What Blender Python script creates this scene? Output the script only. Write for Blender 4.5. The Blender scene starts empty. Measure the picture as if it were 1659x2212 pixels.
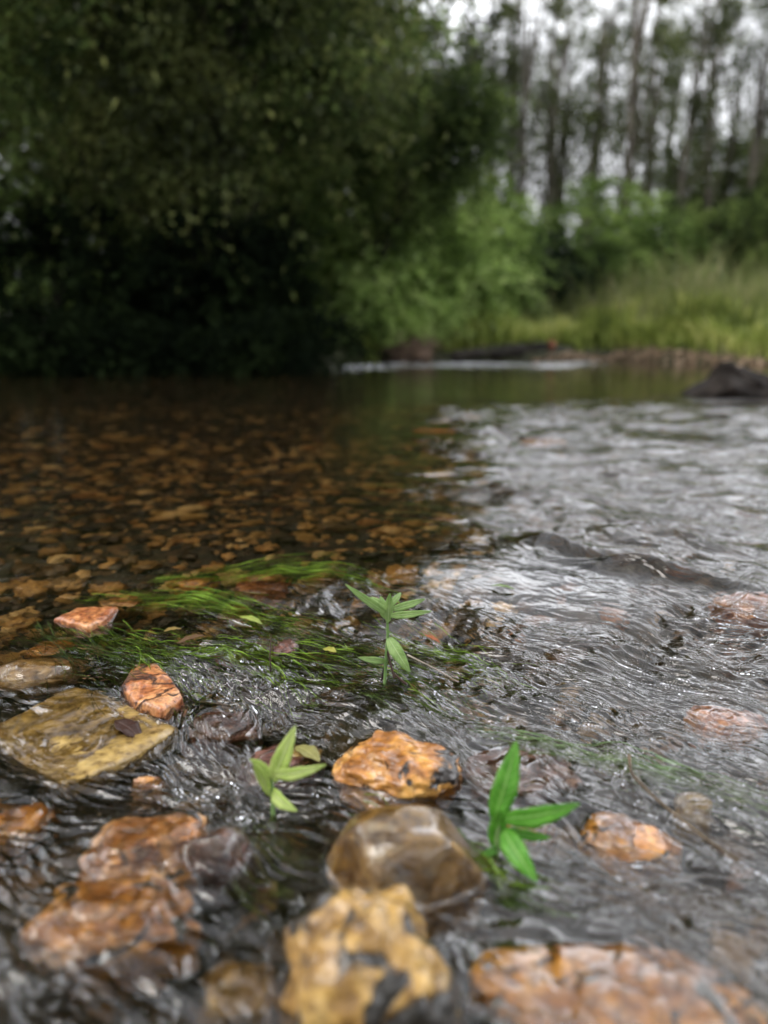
import bpy, math, random
import numpy as np
from mathutils import Vector, Matrix
R = math.radians
sc = bpy.context.scene
C = sc.collection

# ------------------------------------------------------------------ camera, sky, sun, exposure
PITCH = R(13.05); CAMZ = 0.30; F = 0.751
cam_d = bpy.data.cameras.new('camera'); cam = bpy.data.objects.new('camera', cam_d); C.objects.link(cam)
cam.location = (0, 0, CAMZ); cam.rotation_euler = (math.pi/2 - PITCH, 0, 0)
cam_d.sensor_fit = 'VERTICAL'; cam_d.sensor_height = 36; cam_d.lens = 36*F
cam_d.clip_start = 0.01; cam_d.clip_end = 500
cam_d.dof.use_dof = True; cam_d.dof.focus_distance = 0.69; cam_d.dof.aperture_fstop = 3.1
cam_d.dof.aperture_blades = 0
sc.camera = cam
SUN_EL, SUN_ROT = R(52), R(-112)
w = bpy.data.worlds.new('World'); sc.world = w; w.use_nodes = True
nt = w.node_tree; N = nt.nodes; L = nt.links; N.clear()
sky = N.new('ShaderNodeTexSky'); sky.sky_type = 'NISHITA'; sky.sun_disc = False
sky.sun_elevation = SUN_EL; sky.sun_rotation = SUN_ROT; sky.dust_density = 4; sky.air_density = 1.0
hs = N.new('ShaderNodeHueSaturation'); hs.inputs['Saturation'].default_value = 0.25
L.new(sky.outputs[0], hs.inputs['Color'])
tc = N.new('ShaderNodeTexCoord'); sp = N.new('ShaderNodeSeparateXYZ'); L.new(tc.outputs['Generated'], sp.inputs[0])
mr = N.new('ShaderNodeMapRange'); mr.inputs['From Min'].default_value = 0.30; mr.inputs['From Max'].default_value = 0.55
mr.inputs['To Min'].default_value = 8.6; mr.inputs['To Max'].default_value = 74.0
L.new(sp.outputs['Z'], mr.inputs['Value'])
cn = N.new('ShaderNodeTexNoise'); cn.inputs['Scale'].default_value = 4.5; cn.inputs['Detail'].default_value = 6
L.new(tc.outputs['Generated'], cn.inputs['Vector'])
cm = N.new('ShaderNodeMapRange'); cm.inputs['From Min'].default_value = 0.3; cm.inputs['From Max'].default_value = 0.7
cm.inputs['To Min'].default_value = 0.3; cm.inputs['To Max'].default_value = 1.5; L.new(cn.outputs[0], cm.inputs['Value'])
mz = N.new('ShaderNodeMapRange'); mz.inputs['From Min'].default_value = 0.47; mz.inputs['From Max'].default_value = 0.70; mz.inputs['To Min'].default_value = 1.0; mz.inputs['To Max'].default_value = 0.2
L.new(sp.outputs['Z'], mz.inputs['Value'])
mu0 = N.new('ShaderNodeMath'); mu0.operation = 'MULTIPLY'; L.new(mr.outputs[0], mu0.inputs[0]); L.new(mz.outputs[0], mu0.inputs[1])
dp = N.new('ShaderNodeVectorMath'); dp.operation = 'DOT_PRODUCT'; dp.inputs[1].default_value = (0.38, 0.92, 0.0); L.new(tc.outputs['Generated'], dp.inputs[0])
da = N.new('ShaderNodeMapRange'); da.inputs['From Min'].default_value = -0.35; da.inputs['From Max'].default_value = 0.45; da.inputs['To Min'].default_value = 0.28; L.new(dp.outputs['Value'], da.inputs['Value'])  # sky dimmed behind in place of unseen trees; elevation profile shaped for water reflections
mu1 = N.new('ShaderNodeMath'); mu1.operation = 'MULTIPLY'; L.new(mu0.outputs[0], mu1.inputs[0]); L.new(da.outputs[0], mu1.inputs[1]); mu0 = mu1
mu = N.new('ShaderNodeMath'); mu.operation = 'MULTIPLY'; L.new(mu0.outputs[0], mu.inputs[0]); L.new(cm.outputs[0], mu.inputs[1])
cc = N.new('ShaderNodeVectorMath'); cc.operation = 'SCALE'; cc.inputs[0].default_value = (0.97, 0.985, 1.03); L.new(mu.outputs[0], cc.inputs['Scale'])
mx = N.new('ShaderNodeMixRGB'); mx.inputs['Fac'].default_value = 0.8
L.new(hs.outputs[0], mx.inputs['Color1']); L.new(cc.outputs[0], mx.inputs['Color2'])
bg = N.new('ShaderNodeBackground'); bg.inputs['Strength'].default_value = 0.1; L.new(mx.outputs[0], bg.inputs['Color'])
wo = N.new('ShaderNodeOutputWorld'); L.new(bg.outputs[0], wo.inputs[0])
sd = bpy.data.lights.new('sun', 'SUN'); sd.energy = 1.5; sd.angle = R(30); sd.color = (1, 0.96, 0.9)
so = bpy.data.objects.new('sun', sd); C.objects.link(so)
so.rotation_euler = (math.pi/2 - SUN_EL, 0, math.pi - SUN_ROT)
so.rotation_euler = Vector((math.sin(SUN_ROT)*math.cos(SUN_EL), math.cos(SUN_ROT)*math.cos(SUN_EL), math.sin(SUN_EL))).to_track_quat('Z', 'Y').to_euler()
sc.view_settings.view_transform = 'Standard'; sc.view_settings.look = 'None'; sc.view_settings.exposure = 0.6; sc.view_settings.gamma = 1
sc.cycles.max_bounces = 9; sc.cycles.diffuse_bounces = 2; sc.cycles.glossy_bounces = 3; sc.cycles.transmission_bounces = 6
sc.cycles.transparent_max_bounces = 6; sc.cycles.sample_clamp_indirect = 4.0
sc.cycles.use_denoising = True; sc.cycles.use_adaptive_sampling = True; sc.cycles.adaptive_threshold = 0.02

# ------------------------------------------------------------------ helpers
rng = np.random.default_rng(7)
FV = np.array([0, math.cos(PITCH), -math.sin(PITCH)]); UV = np.array([0, math.sin(PITCH), math.cos(PITCH)])
def ray(c, r): return FV*F + np.array([1., 0, 0])*((c-829.5)/2212) - UV*((r-1106)/2212)
CAM = np.array([0, 0, CAMZ])
def at_z(c, r, z=0.0):
    d = ray(c, r); return CAM + d*((z-CAMZ)/d[2])
def at_y(c, r, y):
    d = ray(c, r); return CAM + d*(y/d[1])
def sst(a, b, x):
    t = np.clip((x-a)/(b-a), 0, 1); return t*t*(3-2*t)
_perm = np.random.default_rng(3).permutation(256); _perm = np.concatenate([_perm, _perm])
_g = np.random.default_rng(4).normal(size=(256, 3)); _g /= np.linalg.norm(_g, axis=1)[:, None]
def noise2(x, y, seed=0):
    xi = np.floor(x).astype(np.int64); yi = np.floor(y).astype(np.int64); xf = x-xi; yf = y-yi
    u = xf*xf*xf*(xf*(xf*6-15)+10); v = yf*yf*yf*(yf*(yf*6-15)+10)
    def gr(i, j):
        h = _perm[(_perm[(i+seed*17) & 255] + j) & 255]; return _g[h, 0], _g[h, 1]
    def dt(i, j, a, b):
        gx, gy = gr(i, j); return gx*a + gy*b
    n00 = dt(xi, yi, xf, yf); n10 = dt(xi+1, yi, xf-1, yf); n01 = dt(xi, yi+1, xf, yf-1); n11 = dt(xi+1, yi+1, xf-1, yf-1)
    return ((n00*(1-u)+n10*u)*(1-v) + (n01*(1-u)+n11*u)*v)*1.7
def noise3(p, seed=0):
    pi_ = np.floor(p).astype(np.int64); f = p-pi_; u = f*f*f*(f*(f*6-15)+10); out = 0
    for dx in (0, 1):
        for dy in (0, 1):
            for dz in (0, 1):
                h = _perm[(_perm[(_perm[(pi_[:, 0]+dx+seed*17) & 255] + pi_[:, 1]+dy) & 255] + pi_[:, 2]+dz) & 255]
                g = _g[h]; d = g[:, 0]*(f[:, 0]-dx)+g[:, 1]*(f[:, 1]-dy)+g[:, 2]*(f[:, 2]-dz)
                wx = u[:, 0] if dx else 1-u[:, 0]; wy = u[:, 1] if dy else 1-u[:, 1]; wz = u[:, 2] if dz else 1-u[:, 2]
                out = out + d*wx*wy*wz
    return out*1.5
def fbm3(p, oct=4, seed=0):
    o = 0; a = 1.0
    for k in range(oct): o = o + a*noise3(p*2**k, seed+k); a *= 0.5
    return o
def mesh_np(name, v, f, smooth=True):
    """v (n,3); f (m,k) all faces with k corners"""
    v = np.asarray(v, np.float32); f = np.asarray(f, np.int32); k = f.shape[1]
    me = bpy.data.meshes.new(name); me.vertices.add(len(v)); me.vertices.foreach_set('co', v.ravel())
    me.loops.add(f.size); me.loops.foreach_set('vertex_index', f.ravel())
    me.polygons.add(len(f)); me.polygons.foreach_set('loop_start', np.arange(0, f.size, k, dtype=np.int32))
    me.polygons.foreach_set('loop_total', np.full(len(f), k, np.int32))
    me.update(calc_edges=True)
    me.polygons.foreach_set('use_smooth', np.full(len(f), smooth, bool)); me.update()
    return me
def obj(name, me, mat=None, parent=None, loc=None):
    o = bpy.data.objects.new(name, me); C.objects.link(o)
    if mat is not None and me is not None and not me.materials: me.materials.append(mat)
    if parent: o.parent = parent
    if loc is not None: o.location = loc
    return o
def tag(o, label, cat, group=None, kind=None):
    if label: o['label'] = label
    if cat: o['category'] = cat
    if group: o['group'] = group
    if kind: o['kind'] = kind
    return o
def thing(name, label, cat, loc=(0, 0, 0), rz=0, group=None):
    o = bpy.data.objects.new(name, None); C.objects.link(o); o.location = loc; o.rotation_euler = (0, 0, rz)
    o.empty_display_size = 0.05
    return tag(o, label, cat, group)
def dup(root, loc, rz, scale=1.0, label=None):
    r = root.copy(); C.objects.link(r); r.location = loc; r.rotation_euler = (0, 0, rz)
    r.scale = (scale, scale, scale) if not hasattr(scale, '__len__') else scale
    if label: r['label'] = label
    for ch in list(root.children):
        c = ch.copy(); C.objects.link(c); c.parent = r
    return r
def ico(sub):
    t = (1+5**.5)/2
    v = [(-1, t, 0), (1, t, 0), (-1, -t, 0), (1, -t, 0), (0, -1, t), (0, 1, t), (0, -1, -t), (0, 1, -t), (t, 0, -1), (t, 0, 1), (-t, 0, -1), (-t, 0, 1)]
    f = [(0, 11, 5), (0, 5, 1), (0, 1, 7), (0, 7, 10), (0, 10, 11), (1, 5, 9), (5, 11, 4), (11, 10, 2), (10, 7, 6), (7, 1, 8), (3, 9, 4), (3, 4, 2), (3, 2, 6), (3, 6, 8), (3, 8, 9), (4, 9, 5), (2, 4, 11), (6, 2, 10), (8, 6, 7), (9, 8, 1)]
    v = [np.array(a)/np.linalg.norm(a) for a in v]
    for _ in range(sub):
        cache = {}; nf = []
        def mid(a, b):
            k = (min(a, b), max(a, b))
            if k not in cache:
                m = v[a]+v[b]; v.append(m/np.linalg.norm(m)); cache[k] = len(v)-1
            return cache[k]
        for a, b, c in f:
            ab, bc, ca = mid(a, b), mid(b, c), mid(c, a); nf += [(a, ab, ca), (b, bc, ab), (c, ca, bc), (ab, bc, ca)]
        f = nf
    return np.array(v), np.array(f, np.int32)
_ICO = {}
def get_ico(s):
    if s not in _ICO: _ICO[s] = ico(s)
    return _ICO[s]
def tube(path, rad, sides=6):
    path = np.asarray(path, float); n = len(path); rad = np.broadcast_to(rad, n)
    t = np.gradient(path, axis=0); t /= np.linalg.norm(t, axis=1)[:, None]+1e-12
    ref = np.array([0.31, 0.17, 0.93]); a = np.cross(t, ref); a /= np.linalg.norm(a, axis=1)[:, None]+1e-12; b = np.cross(t, a)
    an = np.linspace(0, 2*math.pi, sides, endpoint=False)
    v = path[:, None, :] + rad[:, None, None]*(np.cos(an)[None, :, None]*a[:, None, :] + np.sin(an)[None, :, None]*b[:, None, :])
    i = np.arange(n-1)[:, None]*sides; j = np.arange(sides)[None, :]; j2 = (j+1) % sides
    f = np.stack([i+j, i+j2, i+sides+j2, i+sides+j], -1).reshape(-1, 4)
    return v.reshape(-1, 3), f
class Acc:
    def __init__(s): s.v = []; s.f = []; s.n = 0
    def add(s, v, f): s.v.append(v); s.f.append(np.asarray(f)+s.n); s.n += len(v)
    def mesh(s, name, smooth=True): return mesh_np(name, np.concatenate(s.v), np.concatenate(s.f), smooth)

# ------------------------------------------------------------------ materials
def new_mat(name):
    m = bpy.data.materials.new(name); m.use_nodes = True; nt = m.node_tree; nt.nodes.clear(); return m, nt.nodes, nt.links
def ramp(Nn, stops):
    r = Nn.new('ShaderNodeValToRGB'); e = r.color_ramp.elements
    e[0].position, e[0].color = stops[0][0], (*stops[0][1], 1); e[1].position, e[1].color = stops[-1][0], (*stops[-1][1], 1)
    for p, c in stops[1:-1]:
        x = e.new(p); x.color = (*c, 1)
    return r
def stone_mat(name, cols, scale=40, pits=0.55, pit_col=(0.02, 0.014, 0.01), rough=0.3, bump=0.0012, veins=0.0, coat=0.6, rand=False, pit_scale=None, spec=0.5):
    m, Nn, Ll = new_mat(name)
    t = Nn.new('ShaderNodeTexCoord'); vec = t.outputs['Object']
    if rand:
        oi = Nn.new('ShaderNodeObjectInfo'); ad = Nn.new('ShaderNodeVectorMath'); ad.operation = 'ADD'
        Ll.new(oi.outputs['Random'], ad.inputs[1]); Ll.new(vec, ad.inputs[0]); vec = ad.outputs[0]
    n1 = Nn.new('ShaderNodeTexNoise'); n1.inputs['Scale'].default_value = scale; n1.inputs['Detail'].default_value = 7; n1.inputs['Roughness'].default_value = 0.62; n1.inputs['Distortion'].default_value = 0.6
    Ll.new(vec, n1.inputs['Vector'])
    r1 = ramp(Nn, [(0.3, cols[0]), (0.45, cols[1]), (0.56, cols[2]), (0.72, cols[3])]); Ll.new(n1.outputs[0], r1.inputs[0])
    n2 = Nn.new('ShaderNodeTexNoise'); n2.inputs['Scale'].default_value = pit_scale or scale*1.9; n2.inputs['Detail'].default_value = 5; n2.inputs['Distortion'].default_value = 1.2
    Ll.new(vec, n2.inputs['Vector'])
    r2 = ramp(Nn, [(pits+0.04, (0, 0, 0)), (pits+0.1, (1, 1, 1))]); Ll.new(n2.outputs[0], r2.inputs[0])
    mx = Nn.new('ShaderNodeMixRGB'); Ll.new(r2.outputs[0], mx.inputs['Fac']); Ll.new(r1.outputs[0], mx.inputs['Color1']); mx.inputs['Color2'].default_value = (*pit_col, 1)
    col = mx.outputs[0]
    n3 = Nn.new('ShaderNodeTexNoise'); n3.inputs['Scale'].default_value = scale*7; n3.inputs['Detail'].default_value = 4; Ll.new(vec, n3.inputs['Vector'])
    r3 = ramp(Nn, [(0.36, (0.38, 0.32, 0.28)), (0.5, (0.9, 0.88, 0.85)), (0.65, (1.25, 1.25, 1.22))]); Ll.new(n3.outputs[0], r3.inputs[0])
    m3 = Nn.new('ShaderNodeMixRGB'); m3.blend_type = 'MULTIPLY'; m3.inputs['Fac'].default_value = 0.8; Ll.new(col, m3.inputs['Color1']); Ll.new(r3.outputs[0], m3.inputs['Color2']); col = m3.outputs[0]
    h = Nn.new('ShaderNodeMath'); h.operation = 'MULTIPLY_ADD'; Ll.new(r2.outputs[0], h.inputs[0]); h.inputs[1].default_value = -0.6; Ll.new(n1.outputs[0], h.inputs[2])
    h2 = Nn.new('ShaderNodeMath'); h2.operation = 'MULTIPLY_ADD'; Ll.new(n3.outputs[0], h2.inputs[0]); h2.inputs[1].default_value = 0.25; Ll.new(h.outputs[0], h2.inputs[2]); hh = h2.outputs[0]
    if veins:
        vo = Nn.new('ShaderNodeTexVoronoi'); vo.feature = 'DISTANCE_TO_EDGE'; vo.inputs['Scale'].default_value = veins
        nw = Nn.new('ShaderNodeMixRGB'); nw.inputs['Fac'].default_value = 0.04; Ll.new(vec, nw.inputs['Color1']); Ll.new(n1.outputs['Color'], nw.inputs['Color2']); Ll.new(nw.outputs[0], vo.inputs['Vector'])
        rv = ramp(Nn, [(0.0, (0, 0, 0)), (0.045, (1, 1, 1))]); Ll.new(vo.outputs['Distance'], rv.inputs[0])
        mv = Nn.new('ShaderNodeMixRGB'); Ll.new(rv.outputs[0], mv.inputs['Fac']); mv.inputs['Color1'].default_value = (0.05, 0.02, 0.012, 1); Ll.new(col, mv.inputs['Color2']); col = mv.outputs[0]
        h4 = Nn.new('ShaderNodeMath'); h4.operation = 'ADD'; Ll.new(hh, h4.inputs[0]); Ll.new(rv.outputs[0], h4.inputs[1]); hh = h4.outputs[0]
    bp = Nn.new('ShaderNodeBump'); bp.inputs['Distance'].default_value = bump*3; bp.inputs['Strength'].default_value = 0.9; Ll.new(hh, bp.inputs['Height'])
    b = Nn.new('ShaderNodeBsdfPrincipled'); Ll.new(col, b.inputs['Base Color']); Ll.new(bp.outputs[0], b.inputs['Normal'])
    b.inputs['Roughness'].default_value = rough; b.inputs['Specular IOR Level'].default_value = spec; b.inputs['Coat Weight'].default_value = coat; b.inputs['Coat Roughness'].default_value = 0.06; b.inputs['Coat IOR'].default_value = 1.36
    o = Nn.new('ShaderNodeOutputMaterial'); Ll.new(b.outputs[0], o.inputs[0]); return m
def leaf_mat(name, c1, c2, c3, trans=0.35, rough=0.45, sat_noise=1.5, spec=0.3):
    m, Nn, Ll = new_mat(name)
    g = Nn.new('ShaderNodeNewGeometry'); t = Nn.new('ShaderNodeTexCoord')
    n = Nn.new('ShaderNodeTexNoise'); n.inputs['Scale'].default_value = sat_noise; n.inputs['Detail'].default_value = 2; Ll.new(t.outputs['Object'], n.inputs['Vector'])
    a = Nn.new('ShaderNodeMath'); a.operation = 'MULTIPLY_ADD'; Ll.new(g.outputs['Random Per Island'], a.inputs[0]); a.inputs[1].default_value = 0.45
    s = Nn.new('ShaderNodeMath'); s.operation = 'MULTIPLY_ADD'; Ll.new(n.outputs[0], s.inputs[0]); s.inputs[1].default_value = 2.2; s.inputs[2].default_value = -0.85
    Ll.new(s.outputs[0], a.inputs[2])
    r = ramp(Nn, [(0.1, c1), (0.5, c2), (0.95, c3)]); Ll.new(a.outputs[0], r.inputs[0])
    b = Nn.new('ShaderNodeBsdfPrincipled'); Ll.new(r.outputs[0], b.inputs['Base Color']); b.inputs['Roughness'].default_value = rough; b.inputs['Specular IOR Level'].default_value = spec
    tr = Nn.new('ShaderNodeBsdfTranslucent'); hs = Nn.new('ShaderNodeHueSaturation'); hs.inputs['Value'].default_value = 1.3; hs.inputs['Hue'].default_value = 0.485; Ll.new(r.outputs[0], hs.inputs['Color']); Ll.new(hs.outputs[0], tr.inputs[0])
    mx = Nn.new('ShaderNodeMixShader'); mx.inputs[0].default_value = trans; Ll.new(b.outputs[0], mx.inputs[1]); Ll.new(tr.outputs[0], mx.inputs[2])
    o = Nn.new('ShaderNodeOutputMaterial'); Ll.new(mx.outputs[0], o.inputs[0]); return m
def bark_mat(name, c1, c2, scale=8):
    m, Nn, Ll = new_mat(name); t = Nn.new('ShaderNodeTexCoord'); mp = Nn.new('ShaderNodeMapping'); mp.inputs['Scale'].default_value = (1, 1, 0.25); Ll.new(t.outputs['Object'], mp.inputs[0])
    n = Nn.new('ShaderNodeTexNoise'); n.inputs['Scale'].default_value = scale; n.inputs['Detail'].default_value = 6; Ll.new(mp.outputs[0], n.inputs[0])
    r = ramp(Nn, [(0.35, c1), (0.65, c2)]); Ll.new(n.outputs[0], r.inputs[0])
    bp = Nn.new('ShaderNodeBump'); bp.inputs['Distance'].default_value = 0.02; Ll.new(n.outputs[0], bp.inputs['Height'])
    b = Nn.new('ShaderNodeBsdfPrincipled'); b.inputs['Roughness'].default_value = 0.85; Ll.new(r.outputs[0], b.inputs['Base Color']); Ll.new(bp.outputs[0], b.inputs['Normal'])
    o = Nn.new('ShaderNodeOutputMaterial'); Ll.new(b.outputs[0], o.inputs[0]); return m

M = {}
M['orange'] = stone_mat('orange_stone', [(0.07, 0.025, 0.008), (0.36, 0.145, 0.03), (0.60, 0.30, 0.07), (0.74, 0.46, 0.16)], 22, 0.53, bump=0.0010)
M['rust'] = stone_mat('rust_stone', [(0.08, 0.02, 0.01), (0.34, 0.11, 0.035), (0.56, 0.24, 0.09), (0.66, 0.38, 0.20)], 26, 0.60)
M['crack'] = stone_mat('cracked_stone', [(0.12, 0.03, 0.015), (0.40, 0.14, 0.05), (0.58, 0.27, 0.11), (0.68, 0.40, 0.22)], 30, 0.62, veins=24)
M['tan'] = stone_mat('tan_stone', [(0.13, 0.085, 0.028), (0.25, 0.165, 0.05), (0.36, 0.245, 0.08), (0.46, 0.34, 0.14)], 20, 0.66, (0.06, 0.04, 0.02))
M['brown'] = stone_mat('brown_stone', [(0.08, 0.045, 0.018), (0.26, 0.155, 0.055), (0.40, 0.26, 0.10), (0.52, 0.36, 0.16)], 18, 0.6)
M['ochre'] = stone_mat('ochre_stone', [(0.10, 0.05, 0.015), (0.32, 0.18, 0.045), (0.50, 0.32, 0.10), (0.70, 0.56, 0.33)], 20, 0.455, (0.018, 0.015, 0.01), pit_scale=36)
M['pink'] = stone_mat('pinkish_stone', [(0.05, 0.02, 0.01), (0.36, 0.15, 0.045), (0.62, 0.33, 0.12), (0.74, 0.50, 0.27)], 24, 0.52, pit_scale=34)
M['maroon'] = stone_mat('maroon_stone', [(0.03, 0.012, 0.01), (0.09, 0.035, 0.025), (0.15, 0.06, 0.042), (0.26, 0.13, 0.09)], 40, 0.62)
M['dark'] = stone_mat('dark_stone', [(0.010, 0.008, 0.007), (0.016, 0.013, 0.011), (0.025, 0.02, 0.017), (0.04, 0.034, 0.03)], 20, 0.7, rough=0.75, coat=0.0, spec=0.12)
M['grey'] = stone_mat('grey_stone', [(0.04, 0.04, 0.04), (0.09, 0.085, 0.085), (0.14, 0.13, 0.13), (0.2, 0.19, 0.2)], 20, 0.68)
M['g_ochre'] = stone_mat('bed_ochre', [(0.12, 0.06, 0.018), (0.38, 0.21, 0.06), (0.56, 0.34, 0.11), (0.68, 0.48, 0.22)], 30, 0.6, rand=True, coat=0)
M['g_rust'] = stone_mat('bed_rust', [(0.12, 0.04, 0.012), (0.34, 0.155, 0.045), (0.48, 0.25, 0.08), (0.58, 0.36, 0.16)], 30, 0.6, rand=True, coat=0)
M['g_brown'] = stone_mat('bed_brown', [(0.03, 0.016, 0.008), (0.08, 0.045, 0.018), (0.14, 0.08, 0.03), (0.22, 0.14, 0.06)], 30, 0.6, rand=True, coat=0)
M['bar'] = stone_mat('bar_stone', [(0.2, 0.12, 0.08), (0.3, 0.2, 0.13), (0.38, 0.26, 0.18), (0.45, 0.34, 0.26)], 8, 0.62, rand=True, coat=0, rough=0.6)

# ------------------------------------------------------------------ terrain (stream bed and banks, one sheet)
def bank_y(x):
    yb = 6.0 + 2.4*sst(-0.75, -0.35, x) - 1.5*sst(2.2, 3.6, x) - 1.5*sst(4.0, 6.5, x)
    return yb + 0.12*np.sin(x*3.1) + 0.06*np.sin(x*7.7+1)
def ground_z(x, y):
    bed = -0.052 - 0.055*sst(0.9, 2.6, y)*(1-0.5*sst(0.0, 0.5, x)) - 0.22*sst(2.4, 4.5, y)
    bed = bed + 0.010*noise2(x*6, y*6, 1) + 0.005*noise2(x*19, y*19, 2) - 0.01*sst(0.5, 0.2, y)
    d = y - bank_y(x)
    dl = -4.4 - x + 0.1*np.sin(y*2)
    dr = x - 6.5 + 0.3*np.sin(y)
    d = np.maximum(np.maximum(d, dl), dr)
    bar = 0.10*np.exp(-((x-2.9)/0.9)**2)*sst(-0.8, -0.1, d)
    land = (0.02 + 0.10*sst(0, 0.5, d))*sst(-0.9, 0.0, x) + 0.02 + 0.08*np.clip(d, 0, 8) + 0.05*np.clip(x-1.5, 0, 4)*sst(0.2, 1.5, d) + 0.03*noise2(x*0.9, y*0.9, 5)
    k = sst(-0.35, 0.15, d)
    return bed*(1-k) + land*k + bar*(1-k)
def axis(lo, hi, fine_lo, fine_hi, ds, g, cap=1e9):
    a = list(np.arange(fine_lo, fine_hi, ds)); s = ds; x = a[-1]
    while x < hi: s = min(s*g, cap); x += s; a.append(x)
    s = ds; x = fine_lo; b = []
    while x > lo: s = min(s*g, cap); x -= s; b.append(x)
    return np.array(b[::-1]+a)
def grid_faces(nx, ny):
    i = np.arange(nx-1)[None, :] + np.arange(ny-1)[:, None]*nx
    return np.stack([i, i+1, i+nx+1, i+nx], -1).reshape(-1, 4)
gx = axis(-90, 90, -0.8, 0.8, 0.012, 1.045); gy = axis(-30, 140, 0.1, 1.6, 0.012, 1.04)
X, Y = np.meshgrid(gx, gy); Z = ground_z(X, Y)
me = mesh_np('ground', np.stack([X, Y, Z], -1).reshape(-1, 3), grid_faces(len(gx), len(gy)))
m, Nn, Ll = new_mat('ground_mat')
g = Nn.new('ShaderNodeNewGeometry'); s = Nn.new('ShaderNodeSeparateXYZ'); Ll.new(g.outputs['Position'], s.inputs[0])
v = Nn.new('ShaderNodeTexVoronoi'); v.inputs['Scale'].default_value = 55; Ll.new(g.outputs['Position'], v.inputs['Vector'])
sv = Nn.new('ShaderNodeSeparateXYZ'); Ll.new(v.outputs['Color'], sv.inputs[0])
rg = ramp(Nn, [(0.0, (0.008, 0.006, 0.004)), (0.55, (0.022, 0.013, 0.006)), (0.85, (0.05, 0.027, 0.01)), (1.0, (0.14, 0.07, 0.025))]); Ll.new(sv.outputs[0], rg.inputs[0])
n = Nn.new('ShaderNodeTexNoise'); n.inputs['Scale'].default_value = 3; n.inputs['Detail'].default_value = 8; Ll.new(g.outputs['Position'], n.inputs['Vector'])
rl = ramp(Nn, [(0.35, (0.02, 0.02, 0.009)), (0.55, (0.04, 0.045, 0.014)), (0.7, (0.07, 0.055, 0.03))]); Ll.new(n.outputs[0], rl.inputs[0])
mr = Nn.new('ShaderNodeMapRange'); mr.inputs['From Min'].default_value = -0.06; mr.inputs['From Max'].default_value = -0.01; Ll.new(s.outputs['Z'], mr.inputs['Value'])
mx = Nn.new('ShaderNodeMixRGB'); Ll.new(mr.outputs[0], mx.inputs['Fac']); Ll.new(rg.outputs[0], mx.inputs['Color1']); Ll.new(rl.outputs[0], mx.inputs['Color2'])
bp = Nn.new('ShaderNodeBump'); bp.inputs['Distance'].default_value = 0.006; bp.invert = True; Ll.new(v.outputs['Distance'], bp.inputs['Height'])
b = Nn.new('ShaderNodeBsdfPrincipled'); b.inputs['Roughness'].default_value = 0.8; Ll.new(mx.outputs[0], b.inputs['Base Color']); Ll.new(bp.outputs[0], b.inputs['Normal'])
o = Nn.new('ShaderNodeOutputMaterial'); Ll.new(b.outputs[0], o.inputs[0])
ground = obj('ground', me, m); ground['kind'] = 'structure'

# ------------------------------------------------------------------ stones
STONES = []   # (mode, centre x, y, z, radius, heightmap data)
def stone_verts(w, d, h, seed, sub=5, p=2.4, facets=9, rough=0.10, depth=1.0):
    r_ = np.random.default_rng(seed); v, f = get_ico(sub); v = v.copy()
    v = v/((np.abs(v)**p).sum(1)**(1/p))[:, None]
    for _ in range(facets):
        n = r_.normal(size=3); n[2] = abs(n[2])*0.6 if r_.random() < 0.5 else n[2]; n /= np.linalg.norm(n); off = r_.uniform(0.72, 0.93)
        dd = v@n - off; k = dd > 0; v[k] -= np.outer(dd[k], n)*0.92
    nv = fbm3(v*1.3+seed*3.7, 3, seed % 9)*rough*1.6 + fbm3(v*5+seed, 3, (seed+3) % 9)*rough*0.28
    v = v*(1+nv)[:, None]
    k = v[:, 2] < 0; v[k, 2] *= depth
    return v*np.array([w/2, d/2, h]), f
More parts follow.
